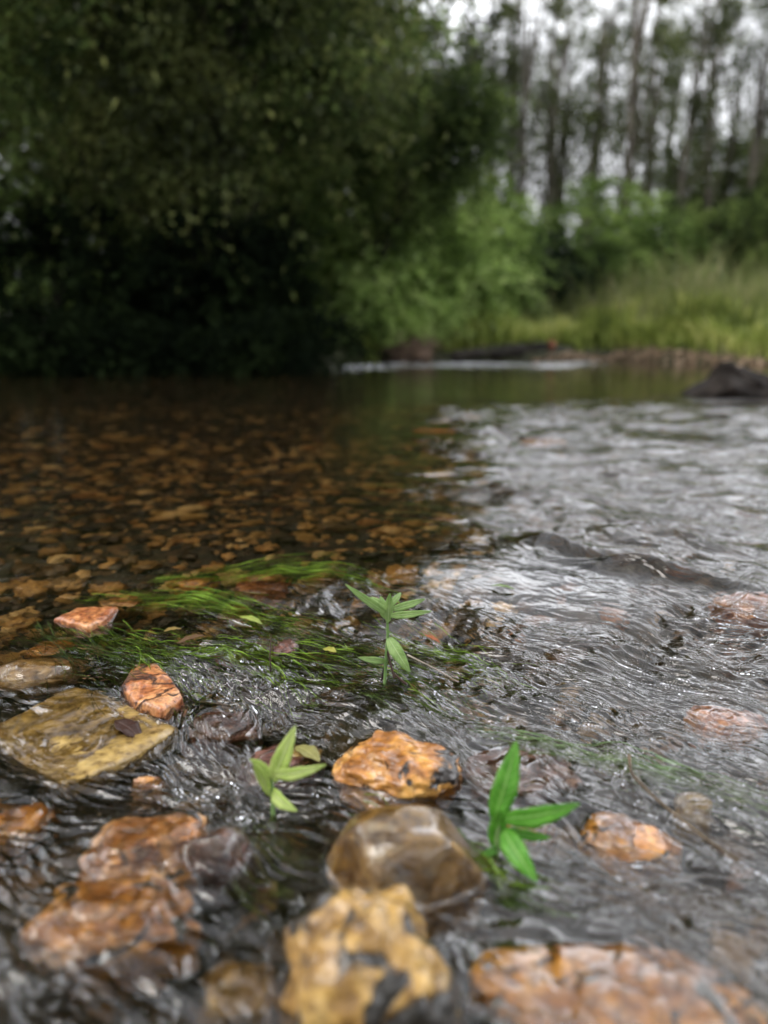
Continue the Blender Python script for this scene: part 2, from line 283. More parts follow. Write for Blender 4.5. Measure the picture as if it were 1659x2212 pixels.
def stone(name, label, mat, c0, c1, rt, rb, ratio=0.8, zc=0.0, rz=0, seed=1, mode='emergent', p=2.4, facets=9, rough=0.10, film=0.005, hmul=1.0, cat='stone', sub=5, group=None, ztop=None, poly=None):
    cm_ = (c0+c1)/2; pf = at_z(cm_, rb, zc)
    w_ = (c1-c0)/2212/F*math.hypot(pf[1], CAMZ)*0.97
    for _ in range(4):
        d_ = ratio*w_; yc = pf[1]+d_/2*0.9
        dep = (np.array([0, yc, zc])-CAM)@FV; w_ = (c1-c0)/2212/F*dep
    if mode == 'under' and ztop is None: ztop = -0.004 + (0.018*float(sst(0.74, 0.97, yc)))
    top = at_y(cm_, rt, yc+d_*0.12)[2] if ztop is None else ztop
    h = max((top-zc)*hmul, 0.006); xc = at_y(cm_, (rt+rb)/2, yc)[0]
    v, f = stone_verts(w_, d_, h, seed, sub, p, facets, rough, depth=max(1.0, 0.05/h) if h < 0.05 else 1.0)
    if poly is not None:
        pw_ = np.array([at_z(a, b_, zc) for a, b_ in poly])[:, :2]; cen = pw_.mean(0); xc, yc = cen; rz = 0
        v, f = get_ico(sub); v = v.copy(); rr0 = np.hypot(v[:, 0], v[:, 1])+1e-9; zz = v[:, 2]; k_ = (rr0**5+np.abs(zz)**5)**0.2; an = np.arctan2(v[:, 1], v[:, 0])
        tt = np.linspace(0, 1, 60, endpoint=False)[None, :, None]; nx_ = np.roll(pw_, -1, 0); rim = (pw_[:, None]*(1-tt)+nx_[:, None]*tt).reshape(-1, 2)-cen; ra = np.arctan2(rim[:, 1], rim[:, 0]); o_ = np.argsort(ra)
        Rr = np.interp(an, ra[o_], np.hypot(rim[:, 0], rim[:, 1])[o_], period=2*math.pi); w_ = d_ = Rr.max()*1.9
        q_ = rr0/k_*Rr; v = np.stack([np.cos(an)*q_, np.sin(an)*q_, zz/k_*np.where(zz > 0, h, max(h, 0.03))], 1)
        nv = fbm3(v*45+seed, 4, seed % 9); v[:, 2] += nv*0.0022*(zz > 0); v[:, :2] *= (1+0.035*fbm3(v*22+seed*2, 3, 3))[:, None]
    c, s_ = math.cos(rz), math.sin(rz); v = np.stack([v[:, 0]*c-v[:, 1]*s_, v[:, 0]*s_+v[:, 1]*c, v[:, 2]], 1)
    me = mesh_np(name, v, f); o = obj(name, me, M[mat], loc=(xc, yc, zc)); tag(o, label, cat, group)
    # heightmap of the upper side for the water sheet
    n_ = 40; lo = v[:, :2].min(0)-0.004; hi = v[:, :2].max(0)+0.004
    hm = np.full((n_, n_), -1.0); ij = ((v[:, :2]-lo)/(hi-lo)*(n_-1)).astype(int); np.maximum.at(hm, (ij[:, 0], ij[:, 1]), v[:, 2])
    for _ in range(3):   # fill holes
        pd = np.pad(hm, 1, constant_values=-1.0); nb = np.max([pd[1+a:n_+1+a, 1+b_:n_+1+b_] for a in (-1, 0, 1) for b_ in (-1, 0, 1)], 0)
        inside = nb > -0.99; hm = np.where((hm < -0.99) & inside, nb, hm)
    hm = np.where(hm < -0.99, -0.06, hm)
    for _ in range(3):
        pd = np.pad(hm, 1, mode='edge'); hm = sum(pd[1+a:n_+1+a, 1+b_:n_+1+b_] for a in (-1, 0, 1) for b_ in (-1, 0, 1))/9
    STONES.append((mode, xc, yc, zc, max(w_, d_)/2, lo, hi, hm, film))
    return o
# nearest rows, blurred
stone('stone', 'large yellow ochre stone with black blotches at the bottom centre', 'ochre', 600, 985, 1895, 2290, 1.0, -0.004, 0.5, 11, p=2.2, facets=3, rough=0.10, hmul=0.85)
stone('stone', 'long flat orange stone ridge at the bottom right corner', 'orange', 1040, 1650, 2095, 2260, 0.45, -0.004, -0.05, 12, p=2.6, facets=5, rough=0.10, hmul=0.6, mode='covered', film=0.0025)
stone('stone', 'orange brown stone with a dark cleft near the bottom left', 'orange', 70, 425, 1900, 2075, 0.6, -0.006, -0.1, 13, p=2.3, facets=5, rough=0.16, hmul=0.5, mode='covered', film=0.001)
stone('stone', 'bumpy pinkish orange stone left of the round brown boulder', 'pink', 190, 470, 1722, 1925, 0.75, -0.008, 0.3, 14, p=2.3, facets=5, rough=0.16, hmul=0.5, mode='covered', film=0.001)
stone('stone', 'round tan brown boulder with water sliding over its top', 'brown', 715, 1045, 1715, 1985, 0.72, -0.006, -0.25, 15, mode='covered', p=2.7, facets=4, rough=0.05, film=0.0025, hmul=0.75)
stone('stone', 'wet orange stone peaking above the water in the centre', 'orange', 728, 992, 1578, 1712, 0.7, -0.004, -0.35, 19, p=2.3, facets=5, rough=0.15, hmul=0.72)
stone('stone', 'broad flat olive tan slab just under the water at left', 'tan', -40, 385, 1505, 1705, 0.72, -0.006, 0.35, 17, mode='under', p=3.2, facets=5, rough=0.035, ztop=-0.003, poly=[(-45, 1600), (150, 1508), (225, 1512), (388, 1582), (265, 1655), (150, 1712), (90, 1690)])
stone('stone', 'cracked salmon orange stone above the left slab, among green weed', 'crack', 262, 395, 1445, 1545, 0.85, -0.002, 0.2, 18, ztop=0.008, poly=[(262, 1500), (292, 1452), (338, 1448), (372, 1480), (396, 1520), (350, 1548), (290, 1530)])
stone('stone', 'dark maroon stone with a pale swirl of water beside the bumpy pinkish stone', 'maroon', 400, 545, 1790, 1905, 0.8, -0.008, 0.3, 16, mode='covered', film=0.003)
stone('stone', 'reddish brown stone under the water at the lower left of the ochre stone', 'brown', 440, 600, 2050, 2215, 0.9, -0.016, 0.2, 21, mode='under')
stone('stone', 'brown stone under rippled water at left, above the tan slab', 'brown', -20, 182, 1428, 1500, 0.7, -0.010, 0.1, 22, mode='covered', film=0.004)
stone('stone', 'small orange brown stone combed by ripples at left', 'orange', 58, 162, 1368, 1432, 0.8, -0.012, 0.4, 23, mode='under')
stone('stone', 'flat red orange wedge of stone breaking the surface at left', 'rust', 118, 256, 1318, 1362, 0.6, 0.0, -0.15, 24, ztop=0.007, poly=[(116, 1344), (165, 1322), (258, 1318), (232, 1345), (190, 1364)])
stone('stone', 'rounded orange stone with dark pits behind the flat red wedge', 'pink', 216, 312, 1262, 1318, 0.75, -0.004, 0.1, 25, mode='under')
stone('stone', 'smooth orange stone at the upper edge of the green weed', 'orange', 366, 474, 1252, 1290, 0.7, -0.006, 0.0, 26, mode='under')
stone('stone', 'long thin rusty stone lying under the farthest green weed', 'rust', 508, 630, 1268, 1293, 0.5, -0.010, 0.0, 27, mode='under')
stone('stone', 'dark maroon stone under the water between the slab and the central orange stone', 'maroon', 400, 560, 1535, 1618, 0.8, -0.014, 0.0, 28, mode='under')
stone('stone', 'wide dark red brown stone under water right of the central orange stone', 'maroon', 985, 1235, 1598, 1725, 0.7, -0.012, -0.3, 29, mode='under')
stone('stone', 'red brown stone below rippled water near the right edge', 'rust', 1495, 1650, 1508, 1598, 0.8, -0.012, -0.3, 30, mode='under', ztop=-0.002)
stone('stone', 'orange stone with dark patches under the water at lower right', 'orange', 1262, 1462, 1755, 1862, 0.75, -0.010, -0.2, 31, mode='under')
stone('stone', 'pale pinkish brown stone just right of the tall green seedling', 'pink', 1090, 1200, 1742, 1812, 0.8, -0.012, -0.2, 32, mode='under')
stone('stone', 'rusty stone showing faintly at the right edge beyond the ripples', 'rust', 1545, 1700, 1296, 1352, 0.7, -0.006, 0.0, 33, mode='covered')
stone('stone', 'black wet hump of rock where the current curls over at right', 'dark', 1118, 1272, 1182, 1262, 0.8, -0.006, -0.3, 34, rough=0.22, hmul=0.75)
stone('stone', 'smooth grey stone behind the curl of water at right', 'grey', 1285, 1405, 1205, 1268, 0.8, -0.008, 0.0, 35, mode='covered', film=0.003)
stone('stone', 'small red stone sticking out of the far bright ripples', 'rust', 890, 985, 918, 950, 0.7, 0.0, 0.0, 36, hmul=0.5)
stone('stone', 'small red brown stone in the far ripples, nearer the dark snag', 'rust', 1125, 1220, 943, 970, 0.6, 0.0, 0.0, 37, hmul=0.35)
stone('stone', 'dull purple red stone under the small yellow green seedling', 'maroon', 530, 705, 1590, 1690, 0.8, -0.012, 0.0, 38, mode='under')
stone('stone', 'rust coloured stone tip at the left edge below the slab', 'orange', -30, 110, 1738, 1815, 0.8, -0.010, 0.3, 39, mode='under')
stone('stone', 'narrow orange stone under water below the slab', 'orange', 278, 352, 1668, 1712, 0.6, -0.012, 0.5, 40, mode='under')
stone('stone', 'brown mottled stone hidden in weed at the centre', 'maroon', 588, 655, 1358, 1412, 0.9, -0.006, 0.5, 41, mode='under')
stone('stone', 'pale brown stone in the light green weed at right', 'tan', 1455, 1540, 1700, 1755, 0.7, -0.008, -0.4, 42, mode='under')
stone('stone', 'yellow brown stone tucked behind the central orange stone', 'tan', 620, 700, 1600, 1650, 0.8, -0.01, 0.4, 43, mode='under')

# dark snag of rock at the right edge in the middle distance
o = stone('dark_rock', 'black pointed snag of rock rising from the water at the right edge', 'dark', 1440, 1790, 797, 874, 0.5, -0.02, 0.0, 55, p=2.0, facets=10, rough=0.16, hmul=1.4, cat='rock')
vv = np.zeros(len(o.data.vertices)*3, np.float32); o.data.vertices.foreach_get('co', vv); vv = vv.reshape(-1, 3); uu = vv[:, 0]/np.abs(vv[:, 0]).max()
vv[:, 2] *= np.interp(uu, [-1, -0.75, -0.5, -0.36, -0.15, 0.2, 1], [0.4, 0.5, 0.75, 1.1, 0.85, 0.55, 0.5]); o.data.vertices.foreach_set('co', vv.ravel()); o.data.update()

# ------------------------------------------------------------------ water sheet
wx = axis(-14, 14, -0.62, 0.62, 0.0018, 1.016); wy_l = [-3.0, -1.5, -0.8, -0.4, -0.15, 0.05]
yy = 0.15
while yy < 12:
    wy_l.append(yy); yy += max(0.0018, yy*yy/230*0.6) if yy < 3.0 else min(0.12, yy*yy/230*0.6)
wy = np.array(wy_l); X, Y = np.meshgrid(wx, wy)
spx = np.gradient(wx)[None, :]*np.ones_like(X); spy = np.gradient(wy)[:, None]*np.ones_like(X); SP = np.maximum(spx*0.8, spy)
# broken water mask
edge = 0.02 + 0.10*noise2(Y*1.7, Y*0+3, 7) + (0.05+0.06*np.clip(Y, 0, 3))*noise2(X*1.2, Y*7, 8) + 0.05*np.clip(Y-0.9, 0, 3)*noise2(X*2.5, Y*17, 9)
right = sst(edge-0.05, edge+0.16+0.05*Y, X)*(1-sst(2.9, 3.5, Y + 0.35*noise2(X*2, Y*0, 3) - 0.25*np.clip(X-0.5, 0, 2)))
near = 1-sst(0.66, 0.98, Y-0.05*noise2(X*7, Y*7, 4)+0.12*sst(0.0, -0.4, X))
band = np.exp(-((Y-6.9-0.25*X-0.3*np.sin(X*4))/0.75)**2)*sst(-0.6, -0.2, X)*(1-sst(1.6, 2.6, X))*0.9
chop = np.clip(np.maximum(np.maximum(right, near), band), 0, 1)
patch = 0.4+1.0*np.clip(noise2(X*4.5+5, Y*4, 6)+0.45, 0, 1)     # streaks of smoother water
tongue = np.exp(-((X-0.12-0.9*(0.86-Y))/0.16)**2 - ((Y-0.83)/0.11)**2)
chop = chop*patch*(1-0.75*tongue)
th = R(-38)*(1-0.7*sst(0.8, 1.6, Y)); fx, fy = np.cos(th), np.sin(th)
Xw = X + 0.018*noise2(X*9, Y*9, 11) + 0.006*noise2(X*30, Y*30, 12); Yw = Y + 0.018*noise2(X*9+7, Y*9, 13) + 0.006*noise2(X*30+9, Y*30, 14)
S = Xw*fx + (Yw-0.8)*fy; Nn_ = -Xw*fy + (Yw-0.8)*fx
for (mode, xc, yc, zc, rr, lo, hi, hm, film) in STONES:
    if yc > 2 : continue
    dx, dy = X-xc, Y-yc; r2 = dx*dx+dy*dy; R2 = (rr*0.8)**2
    cn_ = -dx*math.sin(R(-38)) + dy*math.cos(R(-38)); cs_ = dx*math.cos(R(-38))+dy*math.sin(R(-38))
    amp = R2/(r2+R2*0.35)*np.exp(-r2/(R2*9))
    Nn_ = Nn_ - cn_*amp*0.75; S = S + cs_*amp*0.4
def octv(lam_s, lam_n, amp, seed, ridge=False):
    n_ = noise2(S/lam_s, Nn_/lam_n, seed)
    if ridge: n_ = 0.55-np.abs(n_)*1.9
    vis = sst(1.6, 4.0, lam_n/SP); return n_*amp*vis, 1-vis
LEVEL = 0.022*sst(0.70, 0.95, Y + 0.25*np.clip(X, -0.3, 0.5))
Zw = LEVEL.copy()
o0, _ = octv(0.30, 0.16, 0.008, 21); o1, _ = octv(0.13, 0.060, 0.0055, 22)
o2, f2 = octv(0.055, 0.024, 0.0024, 23); o3, f3 = octv(0.024, 0.0085, 0.0008, 24, True); o4, f4 = octv(0.012, 0.0048, 0.00035, 25)
Zw += 0.006*sst(0.76, 0.96, Y + 0.35*X)*sst(-0.08, 0.06, X)*(1-sst(0.30, 0.42, X))*(1-sst(1.05, 1.5, Y))
farw = sst(0.8, 1.4, Y); nearw = 1-sst(0.45, 0.75, Y)
Zw += chop*(o0*1.4+o1*(2.0-0.9*nearw)+o2*(2.5-1.2*nearw)+o3*3.0+o4*3.6)
Zw += 0.0006*noise2(X*14, Y*26, 31)*(1-chop)*sst(1.6, 4, 0.04/SP)
# standing wave and hollow at right
def gb(cx, cy, sx, sy, a, ang=0.0):
    c, s_ = math.cos(ang), math.sin(ang); u = (X-cx)*c+(Y-cy)*s_; v_ = -(X-cx)*s_+(Y-cy)*c
    return a*np.exp(-(u/sx)**2-(v_/sy)**2)
pw = at_z(1200, 1235); Zw += gb(pw[0], pw[1]+0.02, 0.06, 0.03, 0.018, -0.5) - gb(pw[0]+0.06, pw[1]-0.035, 0.07, 0.022, 0.026, -0.5) + gb(pw[0]+0.10, pw[1]-0.085, 0.12, 0.02, 0.014, -0.45)
pw = at_z(1365, 1270); Zw += gb(pw[0], pw[1], 0.05, 0.025, 0.016, -0.3)
for (c, r) in ((1470, 1352), (1530, 1356), (1520, 1395), (1440, 1388)):      # little whirl pools
    pw = at_z(c, r); Zw -= gb(pw[0], pw[1], 0.012, 0.012, 0.006)
# drape over the covered stones, dip round the others
for (mode, xc, yc, zc, rr, lo, hi, hm, film) in STONES:
    if mode == 'under' or yc > 2: continue
    u = (X-xc-lo[0])/(hi[0]-lo[0])*39; v_ = (Y-yc-lo[1])/(hi[1]-lo[1])*39
    k = (u > 0) & (u < 39) & (v_ > 0) & (v_ < 39); ui, vi = u[k].astype(int), v_[k].astype(int); uf, vf = u[k]-ui, v_[k]-vi
    hv = (hm[ui, vi]*(1-uf)+hm[np.minimum(ui+1, 39), vi]*uf)*(1-vf) + (hm[ui, np.minimum(vi+1, 39)]*(1-uf)+hm[np.minimum(ui+1, 39), np.minimum(vi+1, 39)]*uf)*vf
    if mode == 'covered':
        a_ = Zw[k]; b_ = hv+zc+film + 0.8*(0.5+0.5*chop[k])*(o2*0.5+o3*1.3+o4*2.2)[k]; kk = 0.006
        h_ = np.clip(0.5+0.5*(a_-b_)/kk, 0, 1); Zw[k] = b_*(1-h_)+a_*h_+kk*h_*(1-h_)
    # wake: rise upstream, trough downstream
    fx0, fy0 = math.cos(R(-38)), math.sin(R(-38)); wk = (X-xc)*fx0+(Y-yc)*fy0; q = np.exp(-((X-xc)**2+(Y-yc)**2)/(rr*1.25)**2)
    if mode == 'emergent': Zw += q*(0.003*sst(0, -rr, wk) - 0.004*sst(0, rr, wk))*sst(2.5, 1.5, Y)
wme = mesh_np('water', np.stack([X, Y, Zw], -1).reshape(-1, 3), grid_faces(len(wx), len(wy)))
def fattr(name, arr):
    a = wme.attributes.new(name, 'FLOAT', 'POINT'); a.data.foreach_set('value', arr.astype(np.float32).ravel())
a = wme.attributes.new('flow', 'FLOAT_VECTOR', 'POINT'); a.data.foreach_set('vector', np.stack([S, Nn_, X*0], -1).astype(np.float32).ravel())
fattr('c2', chop*f2); fattr('c3', chop*f3); fattr('c4', chop*(1-0.75*sst(1.1, 2.2, Y))); fattr('foam_glint', band*np.clip(0.55+1.1*noise2(X*1.6, Y*3.5, 41)+0.3*noise2(X*9, Y*22, 42), 0, 1)); fattr('calm', 1-np.clip(chop, 0, 1))
m, Nn, Ll = new_mat('water_mat')
fl = Nn.new('ShaderNodeAttribute'); fl.attribute_name = 'flow'
def nlayer(ls, ln, attr, amp, detail=0, vec=None):
    mp = Nn.new('ShaderNodeMapping'); mp.inputs['Scale'].default_value = (1/ls, 1/ln, 1); Ll.new(vec or fl.outputs['Vector'], mp.inputs[0])
    n = Nn.new('ShaderNodeTexNoise'); n.inputs['Scale'].default_value = 1; n.inputs['Detail'].default_value = detail; n.inputs['Distortion'].default_value = 0.8; Ll.new(mp.outputs[0], n.inputs['Vector'])
    at = Nn.new('ShaderNodeAttribute'); at.attribute_name = attr
    m1 = Nn.new('ShaderNodeMath'); m1.operation = 'MULTIPLY'; Ll.new(n.outputs[0], m1.inputs[0]); Ll.new(at.outputs['Fac'], m1.inputs[1])
    m2 = Nn.new('ShaderNodeMath'); m2.operation = 'MULTIPLY'; Ll.new(m1.outputs[0], m2.inputs[0]); m2.inputs[1].default_value = amp; return m2.outputs[0]
geo = Nn.new('ShaderNodeNewGeometry')
outs = [nlayer(0.10, 0.045, 'c2', 0.010), nlayer(0.03, 0.013, 'c3', 0.0022), nlayer(0.014, 0.0034, 'c4', 0.0011, 2), nlayer(0.030, 0.0075, 'c4', 0.0024, 1),
        nlayer(0.035, 0.022, 'calm', 0.0010, 1, geo.outputs['Position'])]
acc = outs[0]
for q in outs[1:]:
    ad = Nn.new('ShaderNodeMath'); ad.operation = 'ADD'; Ll.new(acc, ad.inputs[0]); Ll.new(q, ad.inputs[1]); acc = ad.outputs[0]
bp = Nn.new('ShaderNodeBump'); bp.inputs['Distance'].default_value = 1.0; bp.inputs['Strength'].default_value = 1.0; Ll.new(acc, bp.inputs['Height'])
fr = Nn.new('ShaderNodeFresnel'); fr.inputs['IOR'].default_value = 1.6; Ll.new(bp.outputs[0], fr.inputs['Normal'])
rf = Nn.new('ShaderNodeBsdfRefraction'); rf.inputs['IOR'].default_value = 1.33; rf.inputs['Roughness'].default_value = 0.0; rf.inputs['Color'].default_value = (0.95, 0.90, 0.77, 1); Ll.new(bp.outputs[0], rf.inputs['Normal'])
gl = Nn.new('ShaderNodeBsdfGlossy'); gl.inputs['Roughness'].default_value = 0.03; gl.inputs['Color'].default_value = (1, 1, 1, 1); Ll.new(bp.outputs[0], gl.inputs['Normal'])
ms = Nn.new('ShaderNodeMixShader'); Ll.new(fr.outputs[0], ms.inputs[0]); Ll.new(rf.outputs[0], ms.inputs[1]); Ll.new(gl.outputs[0], ms.inputs[2])
fa = Nn.new('ShaderNodeAttribute'); fa.attribute_name = 'foam_glint'; fn = Nn.new('ShaderNodeTexNoise'); fn.inputs['Scale'].default_value = 24; fn.inputs['Detail'].default_value = 5; Ll.new(geo.outputs['Position'], fn.inputs['Vector'])
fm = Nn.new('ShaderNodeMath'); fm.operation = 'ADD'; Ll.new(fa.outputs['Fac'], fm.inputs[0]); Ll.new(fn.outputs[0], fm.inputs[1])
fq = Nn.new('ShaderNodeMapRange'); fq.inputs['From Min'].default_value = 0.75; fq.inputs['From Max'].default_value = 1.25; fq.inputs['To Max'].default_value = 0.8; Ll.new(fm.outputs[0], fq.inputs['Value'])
fd = Nn.new('ShaderNodeBsdfDiffuse'); fd.inputs[0].default_value = (0.75, 0.77, 0.8, 1); mf = Nn.new('ShaderNodeMixShader'); Ll.new(fq.outputs[0], mf.inputs[0]); Ll.new(ms.outputs[0], mf.inputs[1]); Ll.new(fd.outputs[0], mf.inputs[2])  # far riffle foam; its diffuse white also stands in for sky reflection
o = Nn.new('ShaderNodeOutputMaterial'); Ll.new(mf.outputs[0], o.inputs[0])
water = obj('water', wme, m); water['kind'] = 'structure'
def water_z(x, y):
    i = np.clip(np.searchsorted(wx, x), 1, len(wx)-1); j = np.clip(np.searchsorted(wy, y), 1, len(wy)-1); return Zw[j, i]

# ------------------------------------------------------------------ gravel on the bed
protos = []
for k in range(9):
    v, f = stone_verts(1.0, 0.8, 0.36, 100+k, 3, 2.2, 8, 0.14); protos.append((v, f))
def free(x, y, r):
    for (mode, xc, yc, zc, rr, *_r) in STONES:
        if (x-xc)**2+(y-yc)**2 < (rr*0.8+r)**2: return False
    return True
pm = {}
names = {'g_ochre': 'ochre', 'g_rust': 'rust red', 'g_brown': 'dark brown'}
rr_ = random.Random(5); placed = []
cands = []
while len(cands) < 235:       # the calm pool at left and centre
    r = 1300-300*rr_.random()**0.8; c = rr_.uniform(-10, 980 if r > 1100 else 900); p_ = at_z(c, r, -0.09)
    s_ = rr_.choice([0.02, 0.024, 0.028, 0.034, 0.042, 0.055])*(0.75+0.25*p_[1])
    if all((p_[0]-a)**2+(p_[1]-b_)**2 > (0.42*(s_+q))**2 for a, b_, q in placed) and free(p_[0], p_[1], s_*0.4):
        placed.append((p_[0], p_[1], s_)); cands.append((p_[0], p_[1], s_, 'pool'))
while len(cands) < 292:       # among the big stones and under the riffle
    r = rr_.uniform(1300, 2200); c = rr_.uniform(0, 1659); p_ = at_z(c, r, -0.05)
    s_ = rr_.choice([0.016, 0.02, 0.026, 0.032])
    if all((p_[0]-a)**2+(p_[1]-b_)**2 > (0.45*(s_+q))**2 for a, b_, q in placed) and free(p_[0], p_[1], 0):
        placed.append((p_[0], p_[1], s_)); cands.append((p_[0], p_[1], s_, 'riffle'))
for (x, y, s_, zone) in cands:
    mk = rr_.choices(['g_ochre', 'g_rust', 'g_brown'], [0.42, 0.28, 0.30])[0]; pi_ = rr_.randrange(9); key = (mk, pi_)
    if key not in pm:
        pm[key] = mesh_np('pebble', protos[pi_][0], protos[pi_][1]); pm[key].materials.append(M[mk])
    o = bpy.data.objects.new('pebble', pm[key]); C.objects.link(o); o.location = (x, y, float(ground_z(x, y))+s_*0.08)
    o.scale = (s_, s_*rr_.uniform(0.7, 1.1), s_*rr_.uniform(0.8, 1.3)); o.rotation_euler = (rr_.uniform(-.25, .25), rr_.uniform(-.25, .25), rr_.uniform(0, 6.28))
    tag(o, ('%s pebble on the bed of the calm pool' if zone == 'pool' else '%s pebble under the broken water between the big stones') % names[mk], 'pebble',
        ('%s pebbles on the bed of the calm pool' if zone == 'pool' else '%s pebbles under the broken water') % names[mk])
def gravel(n, xr, yr, szr, mat, name, sub=1, seed=1, lift=0.1, dens=None):
    r_ = np.random.default_rng(seed); x = r_.uniform(*xr, n); y = r_.uniform(*yr, n)**1.0
    if dens is not None: k = dens(x, y); x, y = x[k], y[k]
    n = len(x); sz = r_.uniform(szr[0], szr[1], n)*(0.6+0.8*r_.random(n)**2); v, f = get_ico(sub)
    ang = r_.uniform(0, 6.28, n); V = []; 
    vv = np.stack([v*(1+0.22*r_.normal(size=(len(v), 1)))*np.array([1, r_.uniform(0.6, 1), r_.uniform(0.35, 0.6)]) for _ in range(24)])
    A = vv[r_.integers(0, 24, n)]*sz[:, None, None]*0.5
    c, s_ = np.cos(ang)[:, None], np.sin(ang)[:, None]; B = np.stack([A[..., 0]*c-A[..., 1]*s_, A[..., 0]*s_+A[..., 1]*c, A[..., 2]], -1)
    B += np.stack([x, y, ground_z(x, y)+sz*lift], -1)[:, None, :]
    Fc = (f[None]+(np.arange(n)*len(v))[:, None, None]).reshape(-1, 3)
    return tag(obj(name, mesh_np(name, B.reshape(-1, 3), Fc), mat), None, None, kind='stuff')
def island_mat(name, cols, rough=0.5):
    m, Nn, Ll = new_mat(name); g = Nn.new('ShaderNodeNewGeometry'); r = ramp(Nn, cols); Ll.new(g.outputs['Random Per Island'], r.inputs[0])
    n = Nn.new('ShaderNodeTexNoise'); n.inputs['Scale'].default_value = 180; n.inputs['Detail'].default_value = 4; Ll.new(g.outputs['Position'], n.inputs['Vector'])
    r2 = ramp(Nn, [(0.3, (0.45, 0.4, 0.38)), (0.7, (1.25, 1.2, 1.15))]); Ll.new(n.outputs[0], r2.inputs[0])
    mm = Nn.new('ShaderNodeMixRGB'); mm.blend_type = 'MULTIPLY'; mm.inputs['Fac'].default_value = 1; Ll.new(r.outputs[0], mm.inputs['Color1']); Ll.new(r2.outputs[0], mm.inputs['Color2'])
    b = Nn.new('ShaderNodeBsdfPrincipled'); b.inputs['Roughness'].default_value = rough; Ll.new(mm.outputs[0], b.inputs['Base Color']); o = Nn.new('ShaderNodeOutputMaterial'); Ll.new(b.outputs[0], o.inputs[0]); return m
gm = island_mat('gravel_mat', [(0, (0.015, 0.010, 0.005)), (0.4, (0.05, 0.028, 0.010)), (0.6, (0.15, 0.088, 0.028)), (0.8, (0.42, 0.23, 0.065)), (1, (0.62, 0.44, 0.20))])
g1 = gravel(14000, (-1.3, 1.1), (0.15, 2.2), (0.006, 0.024), gm, 'gravel', seed=2, dens=lambda x, y: (x < 0.12+0.1*(y-0.6)) & (y > 0.66-0.1*np.sin(x*9)))
g5 = gravel(5200, (-1.9, 1.0), (0.7, 3.3), (0.016, 0.042), gm, 'gravel', seed=9, sub=2, lift=0.2, dens=lambda x, y: (x < 0.12+0.1*(y-0.6))); g5['label'] = 'amber stones packed between the larger pebbles of the pool'
g4 = gravel(12000, (-0.9, 2.0), (0.15, 3.4), (0.008, 0.03), island_mat('riffle_gravel_mat', [(0, (0.008, 0.006, 0.004)), (0.7, (0.028, 0.018, 0.01)), (0.93, (0.10, 0.045, 0.018)), (1, (0.3, 0.13, 0.05))]), 'gravel', seed=6, dens=lambda x, y: (x > 0.12+0.1*(y-0.6)) | (y <= 0.66-0.1*np.sin(x*9))); g4['label'] = 'dark gravel under the broken water at right and between the near stones'; g1['label'] = 'fine brown and ochre gravel covering the stream bed'
g2 = gravel(5000, (-2.6, 2.2), (2.0, 5.0), (0.02, 0.06), island_mat('depth_shade_gravel_mat', [(0, (0.012, 0.008, 0.004)), (0.6, (0.04, 0.024, 0.009)), (1, (0.14, 0.075, 0.03))]), 'gravel', seed=3); g2['label'] = 'coarser gravel coloured dark for depth shade on the far bed of the pool'  # far gravel coloured darker, painting in the light lost in deep water
g3 = gravel(16000, (1.2, 4.6), (6.0, 8.6), (0.015, 0.05), island_mat('bar_mat', [(0, (0.26, 0.18, 0.11)), (0.5, (0.46, 0.33, 0.22)), (1, (0.6, 0.48, 0.35))]), 'gravel', seed=4, lift=0.25,
            dens=lambda x, y: (np.abs(y-bank_y(x)+0.1) < 0.45*np.exp(-((x-2.7)/1.1)**2))); g3['label'] = 'pinkish tan gravel bar at the foot of the grassy bank'

# ------------------------------------------------------------------ vegetation
def leaf_quads(P, D, size, r_, aspect=0.42, fold=0.15):
    """diamond leaves at P pointing along D"""
    n = len(P); D = D/(np.linalg.norm(D, axis=1)[:, None]+1e-9); q = r_.normal(size=(n, 3)); S_ = np.cross(D, q); S_ /= np.linalg.norm(S_, axis=1)[:, None]+1e-9
    sz = (size*r_.uniform(0.6, 1.35, n))[:, None]; U_ = np.cross(S_, D)
    a = P; b_ = P+D*sz*0.45+S_*sz*aspect*0.5+U_*sz*fold; c = P+D*sz; d = P+D*sz*0.45-S_*sz*aspect*0.5+U_*sz*fold
    V = np.stack([a, b_, c, d], 1).reshape(-1, 3); Fc = np.arange(n*4).reshape(n, 4); return V, Fc
def sprays(centres, dirs, length, nleaf, size, r_, droop=0.5, spread=0.09, aspect=0.42):
    """each spray: leaves set along a drooping twig"""
    n = len(centres); t = r_.random((n, nleaf)); L_ = (length*r_.uniform(0.6, 1.3, n))[:, None, None]
    P = centres[:, None, :] + dirs[:, None, :]*L_*t[..., None]; P[..., 2] -= droop*(t**2)*L_[..., 0]
    P += r_.normal(size=P.shape)*spread*(0.4+t[..., None])
    D = dirs[:, None, :]*0.7 + r_.normal(size=P.shape)*0.6; D[..., 2] -= 0.35*droop*2*t
    return leaf_quads(P.reshape(-1, 3), D.reshape(-1, 3), size, r_, aspect)
